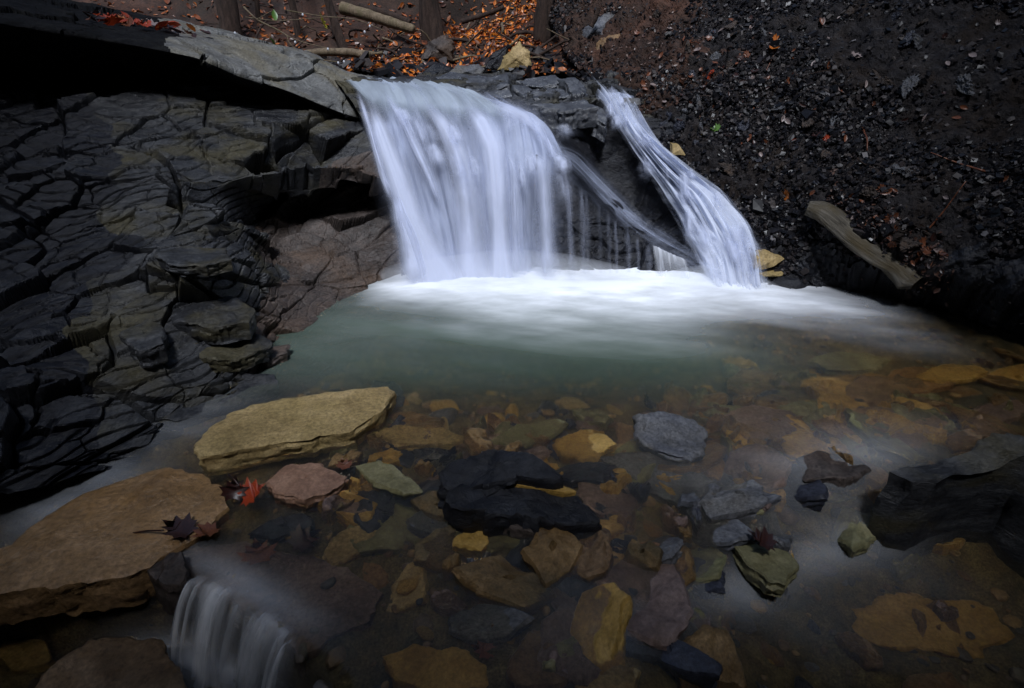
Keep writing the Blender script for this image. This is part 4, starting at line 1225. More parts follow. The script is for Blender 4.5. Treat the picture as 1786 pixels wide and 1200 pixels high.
LIPS = [
    ("wet dark slab at the far left of the rocks beside the main fall's lip", [(759, 134), (785, 126), (819, 129), (822, 138), (802, 141), (769, 144)]),
    ("broad wet slab on the rim just right of the main fall", [(819, 131), (886, 131), (888, 151), (839, 158), (812, 154)]),
    ("thin wet slab hanging at the main fall's upper right corner", [(843, 161), (891, 158), (893, 168), (839, 171)]),
    ("small upright wet block between the broad slab and the flat pale stone", [(893, 155), (916, 148), (930, 158), (916, 171)]),
    ("wet slab behind the flat pale stone on the rim", [(903, 141), (970, 134), (977, 148), (930, 155)]),
    ("flat pale shining stone on the rim above the black slab", [(927, 161), (947, 151), (987, 155), (997, 166), (967, 175), (933, 171)]),
    ("wet slab on the rim next to the head of the narrow cascade", [(972, 136), (1004, 138), (1022, 148), (1022, 163), (999, 166)]),
    ("long broken slab forming the rim edge above the black slab", [(930, 181), (967, 177), (1024, 174), (1040, 188), (980, 195)]),
    ("dark chipped block by the cascade's left edge near the rim", [(1028, 186), (1046, 182), (1060, 200), (1056, 216), (1036, 206)]),
]
for lab, pix in LIPS:
    cp = np.array(pix, float).mean(0)
    cz = PY(cp[0], cp[1], rockY(cp[0], cp[1]) - 0.06)[2]
    S("rim_slab", lab, "slab", pix, float(cz), 0.14, 'wetslate', random.uniform(-.1, .1), 0.42, lump=0.010, jag=0.014, undercut=0.0)


def upright(label, pix, Yd, th_, mt, name, cat):
    """stone seen face on: outline at its own distance, given depth away from the viewer and a chipped, domed face"""
    _sd[0] += 13
    c = np.array([PY(a_, b_, Yd) for a_, b_ in pix])
    sw = c[:, [0, 2, 1]]                       # face plane -> slab top
    sw = sw.copy(); sw[:, 2] = -Yd
    sz = float(np.ptp(c[:, 0]) + np.ptp(c[:, 2])) / 2
    me, org = slab_mesh(name, sw, max(th_, sz * 0.45), _sd[0], lump=0.05 * sz, jag=0.03 * sz + 0.003, undercut=-0.1, layers=4)
    v = np.zeros(len(me.vertices) * 3, np.float32)
    me.vertices.foreach_get("co", v)
    v = v.reshape(-1, 3) + org
    rx = (v[:, 0] - c[:, 0].mean()) / (np.ptp(c[:, 0]) / 2 + 1e-6)
    rz = (v[:, 1] - c[:, 2].mean()) / (np.ptp(c[:, 2]) / 2 + 1e-6)
    dome = np.clip(1 - np.maximum(abs(rx), abs(rz)), -0.3, 1) * 0.22 * sz
    tilt = (v[:, 1] - c[:, 2].min()) * 0.45    # leans back
    wv = np.stack([v[:, 0], -v[:, 2] - dome + tilt, v[:, 1]], 1)
    og = np.array([c[:, 0].mean(), Yd, c[:, 2].min()])
    me.vertices.foreach_set("co", (wv - og).astype(np.float32).ravel())
    me.flip_normals()
    me.update()
    o = link(name, me, M[mt], None, og)
    return tag(o, label, cat)


for lab, pix, Yd, th_, mt in FAR:
    upright(lab, pix, Yd, th_, mt, "boulder" if "boulder" in lab else "bank_stone", "boulder" if "boulder" in lab else "stone")


# ---- flat stones of the bed, overlapping, one object each
bedp = []
rb_ = random.Random(77)
BK = [('umberbed', "amber brown flat stone among those paving the stream bed", "amber brown flat stones paving the stream bed"),
      ('mauve', "mauve flat stone among those paving the stream bed", "mauve flat stones paving the stream bed"),
      ('grey', "grey flat slate among those paving the stream bed", "grey flat slates paving the stream bed"),
      ('brown', "dark brown flat stone among those paving the stream bed", "dark brown flat stones paving the stream bed"),
      ('ochre', "golden flat stone among those paving the stream bed", "golden flat stones paving the stream bed"),
      ('olive', "olive flat stone among those paving the stream bed", "olive flat stones paving the stream bed"),
      ('bluegrey', "blue black flat slate among those paving the stream bed", "blue black flat slates paving the stream bed")]
for k, (mt, lab, grp) in enumerate(BK):
    for j in range(3):
        nv = rb_.choice((6, 7, 8))
        po = []
        for i in range(nv):
            an = 2 * math.pi * (i + rb_.uniform(-.25, .25)) / nv
            rr2 = rb_.uniform(0.75, 1.15) * 0.11
            po.append((math.cos(an) * rr2 * 1.35, math.sin(an) * rr2, 0.05))
        me, _ = slab_mesh("flat_stone", po, 0.05, 3000 + k * 10 + j, lump=0.016, jag=0.006, undercut=0.2)
        me.materials.append(M[mt])
        bedp.append((me, lab, grp))
nb = 0
while nb < 290:
    a_, b_ = (rb_.uniform(560, 1780), rb_.triangular(660, 1190, 850)) if nb < 200 else (rb_.uniform(1150, 1780), rb_.uniform(615, 780))
    if a_ < 760 and b_ > 930: continue
    if a_ > 1280 and b_ > 860 and rb_.random() < 0.75: continue
    q = PZ(a_, b_, -0.05)
    zb = float(wz(np.array(q[0]), np.array(q[1])) - depth(np.array(q[0]), np.array(q[1])))
    me, lab, grp = rb_.choice(bedp) if nb < 200 else bedp[rb_.choice((0, 1, 2, 9, 10, 11, 12, 13, 14, 15, 16, 17)) % len(bedp)]
    o = link("flat_stone", me, None, None, (q[0], q[1], zb - 0.022 + rb_.uniform(0, 0.012)))
    sc_ = 0.30 + 1.25 * rb_.random() ** 1.8
    o.scale = (sc_, sc_ * rb_.uniform(0.55, 1), rb_.uniform(0.8, 1.5))
    o.rotation_euler = (rb_.gauss(0, .13), rb_.gauss(0, .13), rb_.uniform(0, 6.3))
    tag(o, lab, "stone", grp)
    nb += 1


# ---- pebbles of the bed, one object each
def pebble_mesh(name, seed):
    bm = bmesh.new()
    bmesh.ops.create_icosphere(bm, subdivisions=3, radius=1.0)
    v = np.array([q.co for q in bm.verts])
    rnd = random.Random(seed)
    rr_ = 1 + 0.22 * fbm(v[:, 0] * 1.2, v[:, 1] * 1.2, v[:, 2] * 1.2, 3, seed)
    for _ in range(7):
        n_ = np.array([rnd.gauss(0, 1), rnd.gauss(0, 1), rnd.gauss(0, 0.8)]); n_ /= np.linalg.norm(n_)
        lim = rnd.uniform(0.62, 0.9)
        d_ = v @ n_
        rr_ = np.where(d_ > 1e-3, np.minimum(rr_, lim / np.maximum(d_, 1e-3)), rr_)
    v = v * rr_[:, None]
    for q, c in zip(bm.verts, v):
        q.co = c
    for f in bm.faces: f.smooth = True
    me = bpy.data.meshes.new(name)
    bm.to_mesh(me); bm.free()
    return me


PEB = [("ochre", 'ochre', "small ochre pebble lying under water on the stream bed"), ("grey", 'grey', "small grey slate pebble lying under water on the stream bed"),
       ("brown", 'brown', "small brown pebble lying under water on the stream bed"), ("tan", 'tan', "small pale tan pebble lying under water on the stream bed"),
       ("olive", 'olive', "small olive pebble lying under water on the stream bed"), ("mauve", 'mauve', "small mauve pebble lying under water on the stream bed"),
       ("blue", 'bluegrey', "small blue black pebble lying under water on the stream bed")]
protos = []
for i, (nm, mt, lab) in enumerate(PEB):
    for j in range(2):
        me = pebble_mesh("pebble", 900 + i * 5 + j)
        me.materials.append(M[mt])
        protos.append((me, lab, "%s pebbles on the stream bed" % nm))
rnd = random.Random(42)
count = 0
while count < 200:
    a_, b_ = rnd.uniform(600, 1760), rnd.triangular(640, 1190, 740)
    if a_ < 900 and b_ > 1050 and a_ < 650: continue
    if a_ > 1500 and b_ > 780: continue
    q = PZ(a_, b_, -0.06)
    zb = float(wz(np.array(q[0]), np.array(q[1])) - depth(np.array(q[0]), np.array(q[1])))
    me, lab, grp = protos[min(len(protos) - 1, int(len(protos) * rnd.random() ** 1.15))]
    o = link("pebble", me, None, None, (q[0], q[1], zb + 0.008))
    sz = rnd.uniform(0.018, 0.05) * (1.35 if b_ < 800 else 1.0)
    o.scale = (sz * rnd.uniform(1.0, 1.9), sz * rnd.uniform(0.7, 1.2), sz * rnd.uniform(0.35, 0.6))
    o.rotation_euler = (rnd.uniform(-.2, .2), rnd.uniform(-.2, .2), rnd.uniform(0, 6.3))
    tag(o, lab, "pebble", grp)
    count += 1


# ------------------------------------------------------------------ leaves
def leaf_outline(kind):
    if kind == 'maple':
        half = [(0.0, -0.35), (0.12, -0.38), (0.30, -0.46), (0.28, -0.28), (0.52, -0.22), (0.42, -0.08), (0.62, 0.16), (0.38, 0.12), (0.30, 0.20), (0.34, 0.42), (0.16, 0.30), (0.0, 0.66)]
    else:
        half = [(0.0, -0.5), (0.12, -0.42), (0.24, -0.2), (0.27, 0.05), (0.2, 0.3), (0.08, 0.48), (0.0, 0.6)]
    return half


def leaf_arrays(kind, fold, curl, seed):
    half = leaf_outline(kind)
    rnd = random.Random(seed)
    mid = [(0.0, y) for _, y in half]
    V, F = [], []
    n = len(half)
    for sgn in (-1, 1):
        b = len(V)
        for (x, y), (mx, my) in zip(half, mid):
            ym = max(-0.38, min(0.55, my)) if kind == 'maple' else my
            z = fold * x + curl * (y * y) + rnd.uniform(-0.03, 0.03)
            V.append((0.0, ym * 0.75, curl * (ym * .75) ** 2)); V.append((sgn * x, y, z))
        for i in range(n - 1):
            F.append((b + 2 * i, b + 2 * i + 1, b + 2 * i + 3, b + 2 * i + 2) if sgn > 0 else (b + 2 * i, b + 2 * i + 2, b + 2 * i + 3, b + 2 * i + 1))
    return np.array(V), F


def leaf_mesh(kind, fold, curl, seed, stem=True):
    V, F = leaf_arrays(kind, fold, curl, seed)
    bm = bmesh.new()
    vs = [bm.verts.new(v) for v in V]
    for f in F:
        try: bm.faces.new([vs[i] for i in f])
        except ValueError: pass
    bmesh.ops.remove_doubles(bm, verts=bm.verts, dist=1e-4)
    me = bpy.data.meshes.new("leaf")
    for f in bm.faces: f.smooth = True
    bm.to_mesh(me); bm.free()
    sol = None
    return me


def tube(name, pts, radii, mat, parent=None, sides=8, loc=None):
    pts = np.asarray(pts, float)
    radii = np.broadcast_to(np.asarray(radii, float), (len(pts),))
    V, Q = [], []
    tg = np.gradient(pts, axis=0)
    tg /= np.linalg.norm(tg, axis=1, keepdims=True) + 1e-9
    ref = np.array([0.3, 0.2, 0.93])
    for i in range(len(pts)):
        a_ = np.cross(tg[i], ref); a_ /= np.linalg.norm(a_) + 1e-9
        b_ = np.cross(tg[i], a_)
        for k in range(sides):
            an = 2 * math.pi * k / sides
            V.append(pts[i] + (a_ * math.cos(an) + b_ * math.sin(an)) * radii[i])
    for i in range(len(pts) - 1):
        for k in range(sides):
            j = (k + 1) % sides
            Q.append((i * sides + k, i * sides + j, (i + 1) * sides + j, (i + 1) * sides + k))
    n = len(V)
    V.append(pts[0]); V.append(pts[-1])
    T = [(n, (k + 1) % sides, k) for k in range(sides)] + [(n + 1, (len(pts) - 1) * sides + k, (len(pts) - 1) * sides + (k + 1) % sides) for k in range(sides)]
    org = pts[0] if loc is None else np.asarray(loc, float)
    me = mesh_np(name, np.array(V) - org, Q, T, smooth=True)
    o = link(name, me, mat, None, org)
    if parent is not None:
        o.parent = parent
        o.matrix_parent_inverse = Matrix.Translation(parent.location).inverted()
    return o


def hero_leaf(label, px, py, z, size, rot, mat, kind='maple', fold=0.35, curl=0.25, tilt=(0, 0), stem=None, group=None):
    q = PZ(px, py, z)
    me = leaf_mesh(kind, fold, curl, int(px + py))
    o = link("fallen_leaf", me, M[mat], None, q)
    o.scale = (size,) * 3
    o.rotation_euler = (tilt[0], tilt[1], R(rot))
    tag(o, label, "leaf", group)
    if stem:
        pts = cr(np.array([PZ(a_, b_, c_) for a_, b_, c_ in stem]), 12)
        bpy.context.view_layer.update()
        t_ = tube("stem", pts, np.linspace(0.003, 0.0035, 12), M['leaf_dark'])
        t_.parent = o
        t_.matrix_parent_inverse = o.matrix_basis.inverted()
    return o


hero_leaf("wet red maple leaf curled up below the tan slab", 440, 862, 0.035, 0.10, -60, 'leaf_red', tilt=(0.5, 0.3), fold=0.5)
hero_leaf("black curled leaf standing beside the wet red leaf", 408, 855, 0.045, 0.085, 20, 'leaf_dark', tilt=(0.9, 0.3), fold=0.6, stem=[(418, 848, 0.07), (408, 836, 0.09), (398, 828, 0.11)])
hero_leaf("dark leaf with a long stem lying on the brown slab", 312, 925, 0.02, 0.11, 80, 'leaf_dark', tilt=(0.35, 0.2), stem=[(285, 925, 0.03), (255, 926, 0.02), (222, 932, 0.0)])
hero_leaf("dull red leaf caught beside the long stemmed dark leaf", 362, 930, 0.0, 0.09, 140, 'leaf_rust', tilt=(0.2, 0.1))
hero_leaf("dark red leaf under water left of the wedge stone", 450, 970, -0.03, 0.11, 30, 'leaf_rust', tilt=(0.1, 0.2))
hero_leaf("dark brown leaf under water beside the dark red leaf", 530, 945, -0.03, 0.11, -50, 'leaf_dark', tilt=(0.1, 0.1))
hero_leaf("black leaf folded over the olive slab at the right", 1330, 945, -0.08, 0.10, 60, 'leaf_dark', tilt=(0.3, 0.1))
hero_leaf("crimson leaf pinned on the dark blue slate block", 855, 1062, -0.07, 0.07, -30, 'leaf_red', tilt=(0.3, 0))
hero_leaf("dark red leaf pinned right of the crimson leaf", 890, 1070, -0.08, 0.07, 60, 'leaf_rust', tilt=(0.2, 0))
hero_leaf("brown leaf with pale rim among the bottom edge rocks", 845, 1140, -0.06, 0.07, 80, 'leaf_rust', tilt=(0.2, 0.2))
hero_leaf("small pink leaf between tan slab and red stone", 600, 812, 0.02, 0.06, 30, 'leaf_rust', tilt=(0.2, 0.1))


def pick(px, py, PX, PYY, P3, N3):
    k = np.argmin((PX - px) ** 2 + (PYY - py) ** 2)
    return P3.reshape(-1, 3)[k], N3.reshape(-1, 3)[k]


def orient(n, spin, tilt, rnd):
    z = Vector(n) + Vector((rnd.gauss(0, tilt), rnd.gauss(0, tilt), rnd.gauss(0, tilt)))
    z.normalize()
    q = z.to_track_quat('Z', 'Y')
    return (q @ Euler((0, 0, spin)).to_quaternion()).to_euler()


rpx, rpy = proj(RBT)
rpx, rpy = rpx.ravel(), rpy.ravel()
LK = [('leaf_rust', "rust brown fallen leaf lying on the dark gravel bank", "rust brown leaves on the gravel bank", 0.40),
      ('leaf_pale', "pale bleached leaf lying on the dark gravel bank", "pale leaves on the gravel bank", 0.26),
      ('leaf_red', "red fallen leaf lying on the dark gravel bank", "red leaves on the gravel bank", 0.04),
      ('leaf_dark', "dark wet leaf lying on the gravel bank", "dark wet leaves on the gravel bank", 0.31)]
lmesh = {}
for mt, *_ in LK + [('leaf_orange',), ('leaf_yellow',), ('leaf_green',)]:
    lmesh[mt] = []
    for j in range(3):
        me = leaf_mesh('maple' if j == 0 else 'oval', 0.35 + 0.2 * j, 0.3, 40 + j)
        me.materials.append(M[mt])
        lmesh[mt].append(me)
rnd = random.Random(5)
for i in range(140):
    if i < 85:
        a_ = rnd.triangular(1080, 1560, 1230); b_ = rnd.triangular(30, 400, 170)
        if b_ > 150 + (a_ - 1050) * 0.55: b_ = rnd.uniform(30, 150)
    elif i < 118:
        k = rnd.random(); a_ = 1440 + 180 * k + rnd.gauss(20, 25); b_ = 365 + 105 * k - abs(rnd.gauss(15, 22))
    else:
        a_ = rnd.uniform(1350, 1760); b_ = rnd.uniform(30, 360)
    r_ = rnd.random(); acc = 0
    for mt, lab, grp, pr in LK:
        acc += pr
        if r_ <= acc: break
    P_, N_ = pick(a_, b_, rpx, rpy, RBT, RBN)
    o = link("fallen_leaf", rnd.choice(lmesh[mt]), None, None, P_ + N_ * 0.014)
    sz = rnd.uniform(0.028, 0.065)
    o.scale = (sz, sz, sz)
    o.rotation_euler = orient(N_, rnd.uniform(0, 6.3), 0.3, rnd)
    tag(o, lab, "leaf", grp)
for (a_, b_, mt, lab) in ((1352, 72, 'leaf_orange', "bright orange leaf standing out alone high on the gravel bank"),
                          (1350, 86, 'leaf_orange', "orange leaf just below the bright one high on the gravel bank"),
                          (1248, 228, 'leaf_green', "tiny green sprout leaf on the gravel bank above the cascade"),
                          (1373, 338, 'leaf_orange', "orange brown leaf just above the driftwood's upper end"),
                          (1490, 102, 'leaf_pale', "whitish leaf alone at the upper right of the bank")):
    P_, N_ = pick(a_, b_, rpx, rpy, RBT, RBN)
    o = link("fallen_leaf", lmesh[mt][0], None, None, P_ + N_ * 0.02)
    o.scale = (0.075,) * 3
    o.rotation_euler = orient(N_, rnd.uniform(0, 6.3), 0.3, rnd)
    tag(o, lab, "leaf")


bprot = []
for j, (mt, lab) in enumerate((('grey', "grey stone half buried in the dark gravel bank"), ('brownrock', "brown stone half buried in the dark gravel bank"), ('bluegrey', "blue black wet stone half buried in the dark gravel bank"))):
    me, _ = slab_mesh("stone", [(math.cos(i * 1.05 + 0.3 * math.sin(i * 7 + j)) * (1 + .25 * math.sin(i * 5 + j * 2)), math.sin(i * 1.05) * (0.8 + .2 * math.cos(i * 3 + j)), 0.5) for i in range(6)], 0.9, 3700 + j, lump=0.10, jag=0.12, undercut=0.1)
    me.materials.append(M[mt])
    bprot.append((me, lab, lab.split(' stone')[0] + " stones in the gravel bank"))
for i in range(70):
    a_ = rnd.triangular(1060, 1770, 1150); b_ = rnd.uniform(20, 430)
    if b_ > 140 + (a_ - 1050) * 0.75: continue
    P_, N_ = pick(a_, b_, rpx, rpy, RBT, RBN)
    me, lab, grp = rnd.choice(bprot)
    o = link("bank_stone", me, None, None, P_)
    sz = rnd.uniform(0.018, 0.06)
    o.scale = (sz * rnd.uniform(1, 1.7), sz, sz * rnd.uniform(0.3, 0.6))
    o.rotation_euler = orient(N_, rnd.uniform(0, 6.3), 0.25, rnd)
    tag(o, lab, "stone", grp)
for i in range(64):
    a_, b_ = rnd.uniform(330, 1040), rnd.uniform(30, 118)
    P_ = BGP.reshape(-1, 3)[np.argmin((proj(BGP)[0].ravel() - a_) ** 2 + (proj(BGP)[1].ravel() - b_) ** 2)] + np.array([0, 0, 0.03])
    L_ = rnd.uniform(0.3, 1.1); an = rnd.uniform(0, 6.28)
    dr = np.array([math.cos(an), math.sin(an) * 0.5, rnd.uniform(-.1, .5)])
    pts = np.stack([P_ + dr * q * L_ + np.array([0.05 * math.sin(q * 7 + i * 2), 0, 0.06 * math.sin(q * 5 + i)]) for q in np.linspace(-.5, .5, 8)])
    o = tube("stick", pts, np.linspace(0.018, 0.007, 8) * rnd.uniform(0.6, 1.4), M[rnd.choice(['bark', 'bark', 'deadwood'])], None, 7)
    dk = o.data.materials[0].name == "dark_bark"
    tag(o, "dark dead stick lying on the leafy slope above the falls" if dk else "pale dead stick lying on the leafy slope above the falls", "stick", "dark sticks on the leafy slope" if dk else "pale sticks on the leafy slope")

for i in range(14):
    a_ = rnd.uniform(1090, 1700); b_ = rnd.uniform(30, 380)
    if b_ > 130 + (a_ - 1050) * 0.6: continue
    P_, N_ = pick(a_, b_, rpx, rpy, RBT, RBN)
    dr = np.cross(N_, np.array([rnd.gauss(0, 1), rnd.gauss(0, 1), rnd.gauss(0, 1)])); dr /= np.linalg.norm(dr)
    L_ = rnd.uniform(0.12, 0.4)
    pts = np.stack([P_ + N_ * 0.022 + dr * q * L_ + N_ * 0.01 * math.sin(q * 6 + i) for q in np.linspace(-.5, .5, 8)])
    o = tube("twig", pts, np.linspace(0.006, 0.0025, 8) * rnd.uniform(0.7, 1.4), M['leaf_rust' if i % 2 else 'bark'], None, 6)
    tag(o, "reddish twig lying across the gravel of the right bank" if i % 2 else "dark twig lying across the gravel of the right bank", "twig", "reddish twigs on the gravel bank" if i % 2 else "dark twigs on the gravel bank")

# ---- scatter: gravel chips and leaf litter as uncountable stuff
def scatter(name, P3, N3, mask, n, tmpl, smin, smax, mat, seed, tilt, lift=0.004, flat=1.0):
    rg = np.random.default_rng(seed)
    idx = np.flatnonzero(mask.ravel() > rg.random(mask.size))
    idx = rg.choice(idx, n)
    Pn = P3.reshape(-1, 3)[idx] + rg.normal(0, 0.012, (n, 3))
    z = N3.reshape(-1, 3)[idx] + rg.normal(0, tilt, (n, 3))
    z /= np.linalg.norm(z, axis=1, keepdims=True)
    a_ = rg.normal(0, 1, (n, 3)); x = np.cross(a_, z); x /= np.linalg.norm(x, axis=1, keepdims=True)
    y = np.cross(z, x)
    sz = smin * (smax / smin) ** (rg.random(n) ** 1.8)
    allV, allF, off = [], [], 0
    which = rg.integers(0, len(tmpl), n)
    for k, (TV, TF) in enumerate(tmpl):
        m_ = np.flatnonzero(which == k)
        TV = np.asarray(TV, float)
        ax = rg.uniform(0.6, 1.3, (len(m_), 1))
        vv = (TV[None, :, 0:1] * (x[m_] * sz[m_, None] * ax)[:, None, :] + TV[None, :, 1:2] * (y[m_] * sz[m_, None])[:, None, :]
              + TV[None, :, 2:3] * (z[m_] * sz[m_, None] * flat)[:, None, :]) + (Pn[m_] + z[m_] * lift)[:, None, :]
        TF = np.asarray(TF)
        ff = TF[None] + (off + np.arange(len(m_)) * len(TV))[:, None, None]
        allV.append(vv.reshape(-1, 3)); allF.append(ff.reshape(-1, TF.shape[1])); off += len(m_) * len(TV)
    me = mesh_np(name, np.vstack(allV), np.vstack(allF) if allF[0].shape[1] == 4 else None, np.vstack(allF) if allF[0].shape[1] == 3 else None)
    me.materials.append(mat)
    return tag(link(name, me, None), kind="stuff")


def chip(seed):
    r_ = random.Random(seed)
    k = r_.choice((4, 5, 6))
    V = []
    an = sorted(r_.uniform(0, 2 * math.pi) for _ in range(k))
    an = [2 * math.pi * i / k + r_.uniform(-.35, .35) for i in range(k)]
    rd = [r_.uniform(0.55, 1.1) for _ in range(k)]
    for zz, sc in ((0.16, 0.92), (-0.2, 1.0)):
        for a_, q in zip(an, rd):
            V.append((math.cos(a_) * q * sc, math.sin(a_) * q * sc, zz + r_.uniform(-.05, .05)))
    V.append((0, 0, 0.2))
    F = []
    for i in range(k):
        j = (i + 1) % k
        F.append((2 * k, i, j)); F.append((i, k + i, k + j)); F.append((i, k + j, j))
    return V, F


vis = (rpx > 950) & (rpx < 1900) & (rpy > -40) & (rpy < 620)
msk = vis.astype(float)
tm = [chip(i) for i in range(6)]
lowline = np.interp(rpx, [1200, 1340, 1420, 1600, 1660, 1790, 2000], [470, 490, 400, 500, 430, 430, 430])
rst, rtt = st_of(RBT)
clump = sstep(-0.35, 0.25, fbm(rst * 1.6, rtt * 2.6, 0 * rst, 4, 909)).ravel()
msk = msk * (0.10 + 0.90 * clump)
msk = msk * np.clip((lowline + 25 - rpy) / 50, 0.02, 1)
scatter("gravel", RBT, RBN, msk * 1.0, 52000, tm, 0.004, 0.030, M['chips'], 11, 0.35)
scatter("rubble", RBT, RBN, msk * (0.12 + 0.9 * (rpy > 330) * (rpx < 1560)), 600, tm, 0.02, 0.07, M['chips'], 12, 0.35)
lt = []
for j in range(3):
    V_, F_ = leaf_arrays('oval', 0.3 + 0.2 * j, 0.4, j)
    lt.append((V_, np.array(F_)))
litter_mask = (np.clip(1.3 - (rpx - 1040) / 240, 0, 1) * np.clip(1.2 - rpy / 190, 0, 1)) * vis
scatter("leaf_litter", RBT, RBN, np.clip(litter_mask * 0.5, 0, 1), 700, lt, 0.02, 0.055, M['litter_dull'], 13, 0.35)
edge = np.exp(-(((rpx - 1440) * 0.58 - (rpy - 350)) / 40) ** 2) * (rpx > 1440) * (rpx < 1660)
scatter("leaf_litter", RBT, RBN, np.clip(edge * 0.7, 0, 1) * vis, 420, lt, 0.02, 0.05, M['litter_dull'], 14, 0.4)
gpx, gpy = proj(BGP)
gpx, gpy = gpx.ravel(), gpy.ravel()
oc = np.exp(-((gpx - (900 - (gpy - 20) * 1.6)) / (60 + 0.5 * np.clip(gpy, 0, 200))) ** 2) * (gpy > -20) * (gpy < 135)
scatter("leaf_litter", BGP, BGN, np.clip(oc, 0, 1), 4200, lt, 0.03, 0.10, M['carpet_orange'], 15, 0.6)
scatter("leaf_litter", BGP, BGN, ((gpx > 100) & (gpx < 1150) & (gpy > -80) & (gpy < 135)) * 0.8, 3000, lt, 0.05, 0.11, M['carpet'], 16, 0.4)
bgst = ((gpx > 500) & (gpx < 1150) & (gpy > 90) & (gpy < 150)).astype(float)
scatter("gravel", BGP, BGN, bgst, 900, tm, 0.03, 0.13, M['chips'], 17, 0.4)

bm_m, nt, out = new_mat("bed_shingle")
g_ = nd(nt, "ShaderNodeNewGeometry")
cc_ = ramp(nt, g_.outputs["Random Per Island"], [(0.0, (0.03, 0.03, 0.035)), (0.3, (0.07, 0.06, 0.05)), (0.6, (0.15, 0.09, 0.04)), (0.85, (0.22, 0.14, 0.055)), (1.0, (0.30, 0.20, 0.09))])
tcn = nd(nt, "ShaderNodeNewGeometry")
nz_ = nd(nt, "ShaderNodeTexNoise", {"Vector": tcn.outputs["Position"], "Scale": 60.0, "Detail": 5.0})
nm_ = nd(nt, "ShaderNodeMapRange", {0: nz_.outputs[0], 1: 0.3, 2: 0.7, 3: 0.6, 4: 1.3})
cc_ = nd(nt, "ShaderNodeMix", {0: 1.0, 6: cc_, 7: nm_.outputs[0]}, data_type='RGBA', blend_type='MULTIPLY').outputs[2]
pb_ = nd(nt, "ShaderNodeBsdfPrincipled", {"Base Color": cc_, "Roughness": 0.5})
nt.links.new(pb_.outputs[0], out.inputs[0])
rnd_t = []
for j in range(4):
    b_ = bmesh.new(); bmesh.ops.create_icosphere(b_, subdivisions=2, radius=1.0)
    v_ = np.array([q.co for q in b_.verts]); v_ *= (1 + 0.2 * fbm(v_[:, 0] * 1.3, v_[:, 1] * 1.3, v_[:, 2] * 1.3, 3, 60 + j))[:, None]
    v_[:, 2] *= 0.45
    rnd_t.append((v_, np.array([[q.index for q in f.verts] for f in b_.faces]))); b_.free()
gx_, gy_ = np.meshgrid(np.linspace(-1.6, 3.0, 460), np.linspace(0.5, 3.3, 300))
bz_ = wz(gx_, gy_) - depth(gx_, gy_)
BP = np.stack([gx_, gy_, bz_], 2)
BN = np.zeros_like(BP); BN[..., 2] = 1
scatter("bed_shingle", BP, BN, np.ones(gx_.shape), 2600, rnd_t, 0.008, 0.035, bm_m, 21, 0.25, 0.004)

# leaves lying on the overhanging ledge at the upper left
opx, opy = proj(OVP)
opx, opy = opx.ravel(), opy.ravel()
ON = normals(OVP)
for i in range(46):
    a_ = rnd.uniform(150, 365); b_ = 22 + (a_ - 130) * 0.17 + rnd.uniform(-4, 12)
    P_, N_ = pick(a_, b_, opx, opy, ov, ON)
    mt = rnd.choice(['leaf_orange', 'leaf_red', 'leaf_rust', 'leaf_red', 'leaf_dark', 'leaf_pale'])
    nm = {'leaf_orange': 'orange', 'leaf_red': 'red', 'leaf_rust': 'rust brown', 'leaf_dark': 'dark', 'leaf_pale': 'pale'}[mt]
    o = link("fallen_leaf", rnd.choice(lmesh[mt]), None, None, P_ + np.array([0, 0, 0.03]))
    o.scale = (rnd.uniform(0.07, 0.12),) * 3
    o.rotation_euler = (rnd.gauss(0, .4), rnd.gauss(0, .4), rnd.uniform(0, 6.3))
    tag(o, "%s fallen leaf on the dark ledge at the upper left" % nm, "leaf", "%s leaves on the upper left ledge" % nm)

# ------------------------------------------------------------------ driftwood on the right bank
dw = []
PR = [(1408, 362, 4.02, 18, 0.05), (1440, 372, 3.96, 34, 0.07), (1480, 402, 3.86, 44, 0.08), (1520, 432, 3.76, 46, 0.08), (1560, 458, 3.66, 48, 0.08), (1590, 480, 3.58, 52, 0.08), (1606, 490, 3.53, 40, 0.07)]
ctr = cr(np.array([PY(a_, b_, y_ - 0.11) for a_, b_, y_, _, _ in PR]), 60)
wid = cr(np.array([[q[3] * q[2] / FPX * 0.55] for q in PR]), 60)[:, 0]
tg = np.gradient(ctr, axis=0); tg /= np.linalg.norm(tg, axis=1, keepdims=True)
V, Q = [], []
nsd = 24
for i in range(60):
    view = np.array([0, 0, CAMZ]) - ctr[i]; view /= np.linalg.norm(view)
    upv = np.array([-0.25, -0.55, 0.8]); sd_ = np.cross(tg[i], upv); sd_ /= np.linalg.norm(sd_)
    upv = np.cross(sd_, tg[i])
    for k in range(nsd):
        an = 2 * math.pi * k / nsd
        cx_, sy_ = math.cos(an), math.sin(an)
        px2 = np.sign(cx_) * abs(cx_) ** 0.55 * wid[i]; py2 = np.sign(sy_) * abs(sy_) ** 0.55 * 0.035
        jx = 1 + 0.22 * float(vnoise(np.array(i * 0.12), np.array(round(an / math.pi) * 5.0), np.array(9.0), 8)) + 0.10 * float(vnoise(np.array(i * 0.16), np.array(k * 0.7), np.array(1.0), 5)) + 0.06 * float(vnoise(np.array(i * 0.05), np.array(k * 2.2), np.array(2.0), 6))
        V.append(ctr[i] + (sd_ * px2 + upv * py2) * jx)
for i in range(59):
    for k in range(nsd):
        j = (k + 1) % nsd
        Q.append((i * nsd + k, i * nsd + j, (i + 1) * nsd + j, (i + 1) * nsd + k))
T = []
V.append(ctr[0]); V.append(ctr[-1] + tg[-1] * -0.02)
for k in range(nsd):
    T.append((1440, (k + 1) % nsd, k)); T.append((1441, 59 * nsd + k, 59 * nsd + (k + 1) % nsd))
og = ctr[30]
me = mesh_np("driftwood", np.array(V) - og, Q, T, smooth=True)
